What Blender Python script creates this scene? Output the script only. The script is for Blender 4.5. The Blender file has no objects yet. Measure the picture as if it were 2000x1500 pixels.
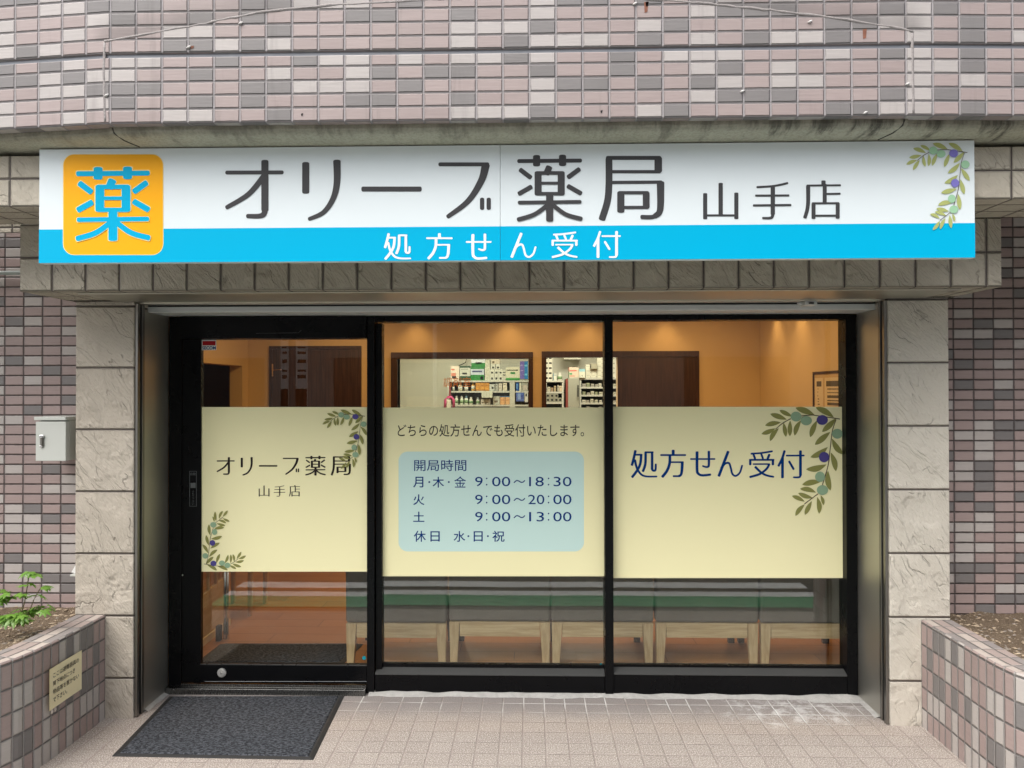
import bpy, bmesh, math, random
from mathutils import Vector, Matrix, noise as mnoise
R = math.radians
random.seed(7)
SC = bpy.context.scene
COL = SC.collection

# ------------------------------------------------------------------ camera
F = 1450.0
cam_d = bpy.data.cameras.new('camera')
cam_d.sensor_width = 36.0
cam_d.lens = F / 2000.0 * 36.0
cam_d.clip_start = 0.05
cam_d.clip_end = 500
cam = bpy.data.objects.new('camera', cam_d)
COL.objects.link(cam)
CP = Vector((0.0, -3.92, 1.60))
CM = (Matrix.Rotation(0.0248, 3, 'Z') @ Matrix.Rotation(math.pi/2 + 0.0083, 3, 'X') @ Matrix.Rotation(-0.0015, 3, 'Z'))
cam.matrix_world = Matrix.Translation(CP) @ CM.to_4x4()
SC.camera = cam

# ------------------------------------------------------------------ sky, sun, exposure
SUN = Vector((-0.40, -0.60, 1.0)).normalized()      # direction towards the sun
w = bpy.data.worlds.new('World'); SC.world = w; w.use_nodes = True
wn = w.node_tree
bg = wn.nodes['Background']
sky = wn.nodes.new('ShaderNodeTexSky'); sky.sky_type = 'NISHITA'; sky.sun_disc = False
sky.sun_elevation = math.asin(SUN.z); sky.sun_rotation = math.atan2(SUN.x, SUN.y)
sky.dust_density = 3.0; sky.air_density = 1.0; sky.ozone_density = 1.0
hs = wn.nodes.new('ShaderNodeHueSaturation'); hs.inputs['Saturation'].default_value = 0.35   # thin bright overcast
wn.links.new(sky.outputs[0], hs.inputs['Color']); wn.links.new(hs.outputs[0], bg.inputs[0]); bg.inputs[1].default_value = 0.15
sl = bpy.data.lights.new('sun', 'SUN'); sl.energy = 1.7; sl.angle = R(55); sl.color = (1.0, 0.95, 0.885)
so = bpy.data.objects.new('sun', sl); COL.objects.link(so)
so.rotation_euler = (-SUN).to_track_quat('-Z', 'Y').to_euler()
so.location = (-3, -6, 9)
SC.view_settings.view_transform = 'Standard'; SC.view_settings.look = 'None'
SC.view_settings.exposure = 0.90; SC.view_settings.gamma = 1.0
SC.cycles.use_denoising = True
SC.cycles.max_bounces = 8; SC.cycles.diffuse_bounces = 4; SC.cycles.glossy_bounces = 4
SC.cycles.transparent_max_bounces = 12
SC.cycles.sample_clamp_indirect = 6.0
SC.cycles.caustics_reflective = False; SC.cycles.caustics_refractive = False

# ------------------------------------------------------------------ helpers
def ray(px, py):
    return CM @ Vector(((px - 1000.0) / F, (750.0 - py) / F, -1.0))
def P(px, py, y):
    d = ray(px, py); t = (y - CP.y) / d.y
    return CP + d * t
def PZ(px, py, z):
    d = ray(px, py); t = (z - CP.z) / d.z
    return CP + d * t
def PX(px, py, x):
    d = ray(px, py); t = (x - CP.x) / d.x
    return CP + d * t

def adopt(o, parent):
    if parent is not None:
        o.parent = parent; o.matrix_parent_inverse = Matrix.Translation(-Vector(parent.location))

class MB:
    def __init__(s):
        s.v = []; s.f = []; s.uv = []; s.mi = []
    def face(s, pts, uvs=None, mi=0):
        b = len(s.v)
        s.v += [tuple(p) for p in pts]
        s.f.append(list(range(b, b + len(pts))))
        s.uv.append(uvs if uvs else [(p[0], p[2]) for p in pts]); s.mi.append(mi)
    def box(s, x0, x1, y0, y1, z0, z1, mi=0, skip=''):
        x0, x1 = min(x0, x1), max(x0, x1); y0, y1 = min(y0, y1), max(y0, y1); z0, z1 = min(z0, z1), max(z0, z1)
        fx = lambda pts, a: [(p[a[0]], p[a[1]]) for p in pts]
        F_ = {'f': ([(x0,y0,z0),(x1,y0,z0),(x1,y0,z1),(x0,y0,z1)], (0,2)),
              'k': ([(x1,y1,z0),(x0,y1,z0),(x0,y1,z1),(x1,y1,z1)], (0,2)),
              'l': ([(x0,y1,z0),(x0,y0,z0),(x0,y0,z1),(x0,y1,z1)], (1,2)),
              'r': ([(x1,y0,z0),(x1,y1,z0),(x1,y1,z1),(x1,y0,z1)], (1,2)),
              't': ([(x0,y0,z1),(x1,y0,z1),(x1,y1,z1),(x0,y1,z1)], (0,1)),
              'b': ([(x0,y1,z0),(x1,y1,z0),(x1,y0,z0),(x0,y0,z0)], (0,1))}
        for k, (pts, a) in F_.items():
            if k not in skip: s.face(pts, fx(pts, a), mi)
    def prism(s, poly, axis, a0, a1, mi=0):
        """extrude a 2D outline. axis 'x': outline (y,z); 'y': outline (x,z); 'z': outline (x,y)."""
        def q(p, a):
            return {'x': (a, p[0], p[1]), 'y': (p[0], a, p[1]), 'z': (p[0], p[1], a)}[axis]
        n = len(poly); L = 0.0
        for i in range(n):
            p, r = poly[i], poly[(i+1) % n]; d = math.dist(p, r)
            s.face([q(p,a0), q(r,a0), q(r,a1), q(p,a1)], [(a0,L),(a0,L+d),(a1,L+d),(a1,L)], mi); L += d
        s.face([q(p,a0) for p in reversed(poly)], [tuple(p) for p in reversed(poly)], mi)
        s.face([q(p,a1) for p in poly], [tuple(p) for p in poly], mi)
    def tube(s, pts, rad, n=8, mi=0, cap=True):
        pts = [Vector(p) for p in pts]; rings = []
        rs = rad if isinstance(rad, (list, tuple)) else [rad]*len(pts)
        for i, p in enumerate(pts):
            d = (pts[min(i+1, len(pts)-1)] - pts[max(i-1, 0)]).normalized()
            up = Vector((0,0,1)) if abs(d.z) < 0.9 else Vector((1,0,0))
            a = d.cross(up).normalized(); b = a.cross(d)
            rings.append([p + (a*math.cos(2*math.pi*k/n) + b*math.sin(2*math.pi*k/n))*rs[i] for k in range(n)])
        for i in range(len(pts)-1):
            for k in range(n):
                s.face([rings[i][k], rings[i+1][k], rings[i+1][(k+1)%n], rings[i][(k+1)%n]], None, mi)
        if cap:
            s.face(rings[0], None, mi); s.face(list(reversed(rings[-1])), None, mi)
    def lathe(s, prof, c, n=16, mi=0):
        rings = [[(c[0]+r*math.cos(2*math.pi*k/n), c[1]+r*math.sin(2*math.pi*k/n), c[2]+z) for k in range(n)] for r, z in prof]
        for i in range(len(prof)-1):
            for k in range(n):
                s.face([rings[i][k], rings[i][(k+1)%n], rings[i+1][(k+1)%n], rings[i+1][k]], None, mi)
        s.face(list(reversed(rings[0])), None, mi); s.face(rings[-1], None, mi)
    def build(s, name, mats, parent=None, bevel=0.0, smooth=False, merge=True, seg=2):
        me = bpy.data.meshes.new(name)
        me.from_pydata(s.v, [], s.f)
        uvl = me.uv_layers.new(name='UVMap')
        for p, uvs in zip(me.polygons, s.uv):
            for li, uv in zip(p.loop_indices, uvs): uvl.data[li].uv = uv
        if not isinstance(mats, (list, tuple)): mats = [mats]
        for m in mats: me.materials.append(m)
        for p, mi in zip(me.polygons, s.mi): p.material_index = mi
        if merge:
            bm = bmesh.new(); bm.from_mesh(me)
            bmesh.ops.remove_doubles(bm, verts=bm.verts, dist=1e-5)
            bm.to_mesh(me); bm.free()
        if smooth:
            for p in me.polygons: p.use_smooth = True
        o = bpy.data.objects.new(name, me); COL.objects.link(o)
        adopt(o, parent)
        if bevel > 0:
            b = o.modifiers.new('bevel', 'BEVEL'); b.width = bevel; b.segments = seg; b.limit_method = 'ANGLE'; b.angle_limit = R(40)
        return o

def tag(o, label=None, cat=None, group=None, kind=None):
    if label: o['label'] = label
    if cat: o['category'] = cat
    if group: o['group'] = group
    if kind: o['kind'] = kind
    return o
def thing(name, label, cat, loc=(0,0,0), group=None):
    o = bpy.data.objects.new(name, None); COL.objects.link(o); o.location = loc
    o.empty_display_size = 0.1
    return tag(o, label, cat, group)

# ------------------------------------------------------------------ materials
def lin(c):
    return tuple((x/12.92 if x <= 0.04045 else ((x+0.055)/1.055)**2.4) for x in (v/255.0 for v in c))
class NT:
    def __init__(s, name):
        s.mat = bpy.data.materials.new(name); s.mat.use_nodes = True
        s.t = s.mat.node_tree; s.bsdf = s.t.nodes['Principled BSDF']; s.out = s.t.nodes['Material Output']
    def n(s, typ, **kw):
        nd = s.t.nodes.new(typ)
        for k, v in kw.items(): setattr(nd, k, v)
        return nd
    def link(s, a, b): s.t.links.new(a, b)
    def put(s, sock, v):
        if hasattr(v, 'links') or hasattr(v, 'is_linked'): s.link(v, sock)
        elif isinstance(v, (tuple, list)) and len(v) == 3 and sock.type == 'RGBA': sock.default_value = (*v, 1)
        else: sock.default_value = v
    def m(s, op, a, b=0.0, c=0.0):
        nd = s.n('ShaderNodeMath', operation=op)
        s.put(nd.inputs[0], a); s.put(nd.inputs[1], b); s.put(nd.inputs[2], c)
        return nd.outputs[0]
    def mr(s, v, a, b, c=0.0, d=1.0, smooth=True):
        nd = s.n('ShaderNodeMapRange'); nd.interpolation_type = 'SMOOTHSTEP' if smooth else 'LINEAR'
        for i, x in enumerate((v, a, b, c, d)): s.put(nd.inputs[i], x)
        return nd.outputs[0]
    def mix(s, f, a, b, mode='MIX'):
        nd = s.n('ShaderNodeMix', data_type='RGBA', blend_type=mode)
        s.put(nd.inputs[0], f); s.put(nd.inputs[6], a); s.put(nd.inputs[7], b)
        return nd.outputs[2]
    def uv(s): return s.n('ShaderNodeUVMap').outputs[0]
    def pos(s): return s.n('ShaderNodeNewGeometry').outputs['Position']
    def xyz(s, v):
        nd = s.n('ShaderNodeSeparateXYZ'); s.link(v, nd.inputs[0]); return nd.outputs
    def vec(s, x, y, z=0.0):
        nd = s.n('ShaderNodeCombineXYZ')
        for i, a in enumerate((x, y, z)): s.put(nd.inputs[i], a)
        return nd.outputs[0]
    def noise(s, v, scale, detail=3.0, rough=0.55, dist=0.0):
        nd = s.n('ShaderNodeTexNoise'); s.link(v, nd.inputs['Vector'])
        nd.inputs['Scale'].default_value = scale; nd.inputs['Detail'].default_value = detail
        nd.inputs['Roughness'].default_value = rough; nd.inputs['Distortion'].default_value = dist
        return nd.outputs[0]
    def white(s, v):
        nd = s.n('ShaderNodeTexWhiteNoise', noise_dimensions='3D'); s.link(v, nd.inputs['Vector'])
        return nd.outputs
    def ramp(s, f, stops, interp='LINEAR'):
        nd = s.n('ShaderNodeValToRGB'); nd.color_ramp.interpolation = interp
        els = nd.color_ramp.elements
        while len(els) < len(stops): els.new(0.5)
        for e, (p, c) in zip(els, stops): e.position = p; e.color = (*c, 1)
        s.link(f, nd.inputs[0]); return nd.outputs[0]
    def bump(s, h, dist, strength=1.0):
        nd = s.n('ShaderNodeBump'); nd.inputs['Distance'].default_value = dist; nd.inputs['Strength'].default_value = strength
        s.link(h, nd.inputs['Height']); s.link(nd.outputs[0], s.bsdf.inputs['Normal'])
    def set(s, color=None, rough=None, metal=None, spec=None):
        if color is not None: s.put(s.bsdf.inputs['Base Color'], color)
        if rough is not None: s.put(s.bsdf.inputs['Roughness'], rough)
        if metal is not None: s.put(s.bsdf.inputs['Metallic'], metal)
        if spec is not None: s.put(s.bsdf.inputs['Specular IOR Level'], spec)
        return s.mat

def plain(name, color, rough=0.5, metal=0.0, spec=0.5, var=0.06, scale=6.0, bump=0.0, bscale=120.0):
    n = NT(name); p = n.pos()
    f = n.noise(p, scale, 4)
    c = n.mix(f, tuple(x*(1-var) for x in color), tuple(min(1, x*(1+var)) for x in color))
    r = n.mr(n.noise(p, scale*2.3, 3), 0.3, 0.7, max(0.02, rough-0.05), rough+0.05)
    if bump: n.bump(n.noise(p, bscale, 3), bump)
    return n.set(c, r, metal, spec)

def tiles(name, tw, th, u0, v0, pal, grout, gw=0.006, rough=0.42, dirt=0.0, bev=0.004, arc=None):
    n = NT(name); u, v, _ = n.xyz(n.uv())
    a = n.m('DIVIDE', n.m('SUBTRACT', u, u0), tw); b = n.m('DIVIDE', n.m('SUBTRACT', v, v0), th)
    cell = n.vec(n.m('FLOOR', a), n.m('FLOOR', b), 3.7)
    fa = n.m('FRACT', a); fb = n.m('FRACT', b)
    da = n.m('MULTIPLY', n.m('MINIMUM', fa, n.m('SUBTRACT', 1.0, fa)), tw)
    db = n.m('MULTIPLY', n.m('MINIMUM', fb, n.m('SUBTRACT', 1.0, fb)), th)
    uvw = n.uv()
    wob = n.m('MULTIPLY', n.m('SUBTRACT', n.noise(uvw, 40, 2), 0.5), 0.0018)
    d = n.m('ADD', n.m('MINIMUM', da, db), wob)
    mask = n.mr(d, gw*0.42, gw*0.58)
    wv, wc = n.white(cell)
    stops = []; acc = 0.0
    for c, wt in pal: stops.append((acc, c)); acc += wt
    base = n.ramp(wv, stops, 'CONSTANT')
    r2, g2, b2 = n.xyz(wc)
    streak = n.noise(n.vec(n.m('MULTIPLY', u, 12.0), n.m('MULTIPLY', v, 130.0), n.m('MULTIPLY', g2, 30.0)), 1.0, 3)
    k = n.m('ADD', n.m('MULTIPLY', r2, 0.16), n.m('MULTIPLY', streak, 0.22))
    base = n.mix(1.0, base, n.ramp(n.m('ADD', k, 0.42), [(0.0, (0.45,)*3), (1.0, (1.5,)*3)]), 'MULTIPLY')
    # darker fired edge of each tile and soot specks
    edge = n.mr(n.m('ADD', d, n.m('MULTIPLY', wob, 3.0)), gw*0.5, gw*0.5+0.006)
    base = n.mix(n.m('MULTIPLY', n.m('SUBTRACT', 1.0, edge), 0.28), base, tuple(x*0.45 for x in grout))
    gcol = n.mix(n.noise(uvw, 9, 4), tuple(x*0.75 for x in grout), tuple(x*1.25 for x in grout))
    gcol = n.mix(n.mr(n.m('SUBTRACT', da, db), -0.001, 0.001), gcol, tuple(x*0.5 for x in grout))   # shadow line under each tile course painted into the level joints
    col = n.mix(mask, gcol, base)
    if dirt:
        st = n.noise(n.vec(n.m('MULTIPLY', u, 9.0), n.m('MULTIPLY', v, 0.7), 0.0), 1.0, 5, 0.65)
        st = n.m('MULTIPLY', n.mr(st, 0.56, 0.72), dirt)
        col = n.mix(st, col, (0.10, 0.09, 0.085))
    if arc:
        x0_, z0_, k_ = arc; dx = n.m('SUBTRACT', u, x0_)
        dz = n.m('SUBTRACT', n.m('ADD', v, n.m('MULTIPLY', n.m('MULTIPLY', dx, dx), k_)), z0_)
        soot = n.m('MULTIPLY', n.m('MULTIPLY', n.mr(dz, 0.0, 0.008), n.mr(n.m('ADD', dz, n.m('MULTIPLY', n.noise(uvw, 9, 3), 0.08)), 0.17, 0.03)), n.m('MULTIPLY', n.mr(n.m('ABSOLUTE', dx), 0.45, 0.9), n.mr(n.m('ABSOLUTE', dx), 1.56, 1.49)))
        col = n.mix(n.m('MULTIPLY', soot, 0.5), col, (0.10,0.09,0.085))
    h = n.m('MINIMUM', n.mr(d, gw*0.4, gw*0.5+bev), 1.0)
    tilt = n.m('ADD', n.m('MULTIPLY', n.m('SUBTRACT', fa, 0.5), n.m('SUBTRACT', g2, 0.5)), n.m('MULTIPLY', n.m('SUBTRACT', fb, 0.5), n.m('SUBTRACT', b2, 0.5)))
    hh = n.m('ADD', h, n.m('ADD', n.m('MULTIPLY', streak, 0.12), n.m('MULTIPLY', tilt, 0.35)))
    n.bump(hh, 0.005)
    return n.set(col, n.m('SUBTRACT', n.m('ADD', 0.9, n.m('MULTIPLY', streak, 0.1)), n.m('MULTIPLY', mask, 0.9-rough)), 0.0, 0.4)

def stone(name, tw, th, u0, v0, c0, c1, joint=(0.085,0.07,0.065), relief=0.006, diag=0.9, gw=0.005):
    n = NT(name); uvw = n.uv(); u, v, _ = n.xyz(uvw)
    a = n.m('DIVIDE', n.m('SUBTRACT', u, u0), tw); b = n.m('DIVIDE', n.m('SUBTRACT', v, v0), th)
    cell = n.vec(n.m('FLOOR', a), n.m('FLOOR', b), 1.3)
    fa = n.m('FRACT', a); fb = n.m('FRACT', b)
    da = n.m('MULTIPLY', n.m('MINIMUM', fa, n.m('SUBTRACT', 1.0, fa)), tw)
    db = n.m('MULTIPLY', n.m('MINIMUM', fb, n.m('SUBTRACT', 1.0, fb)), th)
    wv, wc = n.white(cell); r2, g2, b2 = n.xyz(wc)
    d = n.m('ADD', n.m('MINIMUM', da, db), n.m('MULTIPLY', n.m('SUBTRACT', n.noise(uvw, 60, 2), 0.5), 0.0012))
    mask = n.mr(d, gw*0.4, gw*0.6)
    # coordinates across and along the cleavage, different on every stone
    ang = n.m('ADD', diag, n.m('MULTIPLY', n.m('SUBTRACT', g2, 0.5), 0.5))
    ca, sa = n.m('COSINE', ang), n.m('SINE', ang)
    al = n.m('SUBTRACT', n.m('MULTIPLY', u, ca), n.m('MULTIPLY', v, sa))
    ac = n.m('ADD', n.m('MULTIPLY', u, sa), n.m('MULTIPLY', v, ca))
    off = n.m('MULTIPLY', wv, 40.0)
    warp = n.noise(n.vec(al, ac, off), 6, 3)
    q = n.vec(n.m('MULTIPLY', al, 2.2), n.m('ADD', n.m('MULTIPLY', ac, 15.0), n.m('MULTIPLY', warp, 1.3)), off)
    q1 = n.m('ADD', n.noise(q, 1.0, 2, 0.5), n.m('MULTIPLY', n.m('SUBTRACT', n.noise(n.vec(al, ac, off), 34, 3), 0.5), 0.045))
    steps = n.m('ADD', n.mr(q1, 0.44, 0.452), n.m('ADD', n.m('MULTIPLY', n.mr(q1, 0.58, 0.592), 0.8), n.m('MULTIPLY', n.mr(q1, 0.34, 0.352), 0.6)))
    q2 = n.noise(n.vec(n.m('MULTIPLY', al, 0.55), n.m('MULTIPLY', ac, 1.9), off), 62, 5, 0.65)
    vor = n.n('ShaderNodeTexVoronoi', feature='DISTANCE_TO_EDGE')
    n.link(n.vec(n.m('ADD', n.m('MULTIPLY', al, 3.0), warp), n.m('ADD', n.m('MULTIPLY', ac, 6.0), n.m('MULTIPLY', q1, 0.9)), off), vor.inputs['Vector']); vor.inputs['Scale'].default_value = 0.9
    crack = n.m('MULTIPLY', n.m('SUBTRACT', 1.0, n.mr(vor.outputs['Distance'], 0.0, 0.016)), n.mr(n.noise(n.vec(u, v, off), 7, 2), 0.54, 0.62))
    h = n.m('ADD', n.m('MULTIPLY', n.m('MULTIPLY', steps, n.mr(n.noise(n.vec(u, v, off), 6, 3), 0.36, 0.60)), 0.42), n.m('ADD', n.m('MULTIPLY', q1, 0.9), n.m('MULTIPLY', q2, 0.62)))
    h = n.m('SUBTRACT', h, n.m('MULTIPLY', crack, 0.25))
    hh = n.m('ADD', n.m('MULTIPLY', h, mask), n.m('MULTIPLY', n.mr(d, gw*0.4, gw*0.5+0.006), 0.9))
    n.bump(hh, relief)
    blot = n.noise(n.vec(u, v, off), 5, 5, 0.6)
    col = n.mix(n.m('ADD', n.m('MULTIPLY', r2, 0.35), n.m('MULTIPLY', blot, 0.65)), c0, c1)
    col = n.mix(n.m('MULTIPLY', crack, 0.4), col, tuple(x*0.35 for x in c0))
    col = n.mix(n.m('MULTIPLY', n.m('MULTIPLY', n.m('MULTIPLY', n.mr(q1, 0.432, 0.444), n.mr(q1, 0.456, 0.448)), n.mr(n.noise(n.vec(u, v, off), 6, 3), 0.46, 0.58)), 0.5), col, tuple(x*0.6 for x in c0))
    col = n.mix(mask, joint, col)
    return n.set(col, 0.72, 0.0, 0.3)

BEIGE, PINK, GREY = (0.43, 0.392, 0.37), (0.355, 0.274, 0.258), (0.185, 0.171, 0.167)
PAL = [(PINK, 0.54), (BEIGE, 0.24), (GREY, 0.22)]
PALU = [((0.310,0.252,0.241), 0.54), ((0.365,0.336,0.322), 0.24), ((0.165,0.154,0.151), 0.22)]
M = {}
def frame_metal():
    n = NT('black_frame'); p = n.pos()
    return n.set(n.mix(n.noise(p, 3, 3), (0.0022,0.0024,0.003), (0.0035,0.0037,0.0045)), n.mr(n.noise(p, 7, 3), 0.3, 0.7, 0.25, 0.36), 0.0, 0.16)
M['frame'] = frame_metal()
def steel(name, c=(0.46,0.45,0.42), rough=0.22):
    n = NT(name); x, y, z = n.xyz(n.pos())
    br = n.noise(n.vec(n.m('MULTIPLY', x, 260.0), n.m('MULTIPLY', y, 260.0), n.m('MULTIPLY', z, 3.0)), 1.0, 3)
    sm = n.noise(n.pos(), 4, 4)
    n.bump(br, 0.0002, 0.35)
    return n.set(n.mix(sm, tuple(k*0.85 for k in c), c), n.m('ADD', n.m('MULTIPLY', br, 0.12), n.m('ADD', rough-0.06, n.m('MULTIPLY', sm, 0.1))), 1.0, 0.5)
M['steel'] = steel('stainless_steel', (0.60,0.585,0.53), rough=0.42)
M['steel_dark'] = steel('dull_steel', (0.30,0.29,0.27), 0.3)
M['chrome'] = plain('chrome', (0.75,0.76,0.77), 0.12, 1.0)
M['rubber'] = plain('dark_rubber', (0.02,0.02,0.021), 0.6)
M['lintel'] = plain('grey_paint', (0.60,0.61,0.60), 0.4)
def glass(name):
    n = NT(name); n.t.nodes.remove(n.bsdf)
    fr = n.n('ShaderNodeFresnel'); fr.inputs[0].default_value = 1.52
    geo = n.n('ShaderNodeNewGeometry')
    f = n.m('MINIMUM', n.m('MULTIPLY', n.m('MULTIPLY', fr.outputs[0], 2.15), n.m('SUBTRACT', 1.0, geo.outputs['Backfacing'])), 1.0)
    tr = n.n('ShaderNodeBsdfTransparent'); tr.inputs[0].default_value = (0.93, 0.95, 0.935, 1)
    gl = n.n('ShaderNodeBsdfGlossy'); gl.inputs['Roughness'].default_value = 0.0; gl.inputs[0].default_value = (0.97,1,0.98,1)
    wv = n.noise(n.pos(), 2.2, 1)
    bp = n.n('ShaderNodeBump'); bp.inputs['Distance'].default_value = 0.004; bp.inputs['Strength'].default_value = 0.07
    n.link(wv, bp.inputs['Height']); n.link(bp.outputs[0], gl.inputs['Normal'])
    mx = n.n('ShaderNodeMixShader'); n.link(f, mx.inputs[0]); n.link(tr.outputs[0], mx.inputs[1]); n.link(gl.outputs[0], mx.inputs[2])
    n.link(mx.outputs[0], n.out.inputs[0]); return n.mat
M['glass'] = glass('window_glass')
def vinyl(name, c, rough=0.38, spec=0.18):
    n = NT(name); p = n.pos()
    n.bump(n.noise(p, 5.0, 2), 0.003, 0.25)
    return n.set(n.mix(n.noise(p, 2.5, 4), tuple(k*0.97 for k in c), c), rough, 0.0, spec)
M['film'] = vinyl('cream_film', (0.915, 0.865, 0.525), 0.34, 0.22)
M['film_blue'] = vinyl('pale_blue_print', (0.59, 0.79, 0.745), 0.34)
M['navy'] = vinyl('navy_print', (0.0, 0.038, 0.19), 0.5, 0.08)
M['brown'] = vinyl('dark_brown_print', (0.018, 0.011, 0.010))
M['sign_white'] = vinyl('sign_white', (0.70, 0.765, 0.79), 0.34, 0.2)
M['sign_blue'] = vinyl('sign_blue', (0.0, 0.40, 0.66), 0.34, 0.12)
M['sign_orange'] = vinyl('sign_orange', (0.90, 0.41, 0.010), 0.34, 0.15)
M['sign_outline'] = vinyl('sign_pale_outline', (0.85, 0.72, 0.30))
M['sign_grey'] = vinyl('sign_dark_grey', (0.052, 0.052, 0.055))
M['leaf_print'] = vinyl('olive_leaf_print', (0.27, 0.27, 0.085), 0.5, 0.12)
M['leaf_print_sign'] = vinyl('olive_leaf_print_bright', (0.40, 0.44, 0.16))
M['olive_green'] = vinyl('green_olive_print', (0.29, 0.43, 0.28))
M['olive_green_sign'] = vinyl('green_olive_print_bright', (0.33, 0.56, 0.36))
M['olive_purple'] = vinyl('purple_olive_print', (0.085, 0.07, 0.26))
M['olive_purple_sign'] = vinyl('purple_olive_print_bright', (0.20, 0.18, 0.52))
M['twig'] = vinyl('twig_print', (0.075, 0.05, 0.03))
M['white'] = vinyl('white_print', (0.80, 0.80, 0.80))
M['red'] = vinyl('red_print', (0.42, 0.01, 0.015))
M['cyan'] = vinyl('cyan_print', (0.01, 0.24, 0.30))
M['black_print'] = vinyl('black_print', (0.012,0.012,0.012))
M['dim_print'] = vinyl('dim_grey_print', (0.12,0.13,0.13))

# ------------------------------------------------------------------ lettering
def catmull(pts, n=8):
    if len(pts) < 3: return [tuple(map(float, p)) for p in pts]
    out = []
    for i in range(len(pts)-1):
        p0 = pts[max(i-1,0)]; p1 = pts[i]; p2 = pts[i+1]; p3 = pts[min(i+2,len(pts)-1)]
        for k in range(n):
            t = k/n
            out.append(tuple(0.5*((2*p1[j]) + (-p0[j]+p2[j])*t + (2*p0[j]-5*p1[j]+4*p2[j]-p3[j])*t*t + (-p0[j]+3*p1[j]-3*p2[j]+p3[j])*t**3) for j in (0,1)))
    out.append(tuple(map(float, pts[-1]))); return out
def stroke_poly(pts, w0, w1=None, smooth=True, capr=None):
    """outline of a stroke with softly rounded ends; returns list of polygons (lists of 2D points)"""
    w1 = w0 if w1 is None else w1
    pp = catmull(pts) if smooth else [tuple(map(float, p)) for p in pts]
    n = len(pp); Ls, Rs = [], []
    tan = []
    for i in range(n):
        a = pp[max(i-1,0)]; b = pp[min(i+1,n-1)]; d = math.dist(a,b) or 1.0
        tan.append(((b[0]-a[0])/d, (b[1]-a[1])/d))
    for i in range(n):
        wd = (w0 + (w1-w0)*i/max(1,n-1))/2; t = tan[i]
        Ls.append((pp[i][0]-t[1]*wd, pp[i][1]+t[0]*wd)); Rs.append((pp[i][0]+t[1]*wd, pp[i][1]-t[0]*wd))
    polys = [[Ls[i], Rs[i], Rs[i+1], Ls[i+1]] for i in range(n-1)]
    for end in (0, n-1):
        t = tan[end]; s = -1 if end == 0 else 1
        wd = (w0 if end == 0 else w1)/2
        r = min(wd, capr if capr else max(wd*0.42, min(wd, 11)))
        c = pp[end]; cap = []
        for k in range(13):
            th = -math.pi/2 + math.pi*k/12
            cx = abs(math.cos(th))**0.75*r; sx = math.copysign(abs(math.sin(th))**(0.75 if r < wd*0.9 else 1.0), math.sin(th))*wd
            cap.append((c[0] + s*t[0]*cx - t[1]*sx, c[1] + s*t[1]*cx + t[0]*sx))
        polys.append(cap)
    return polys
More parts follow.
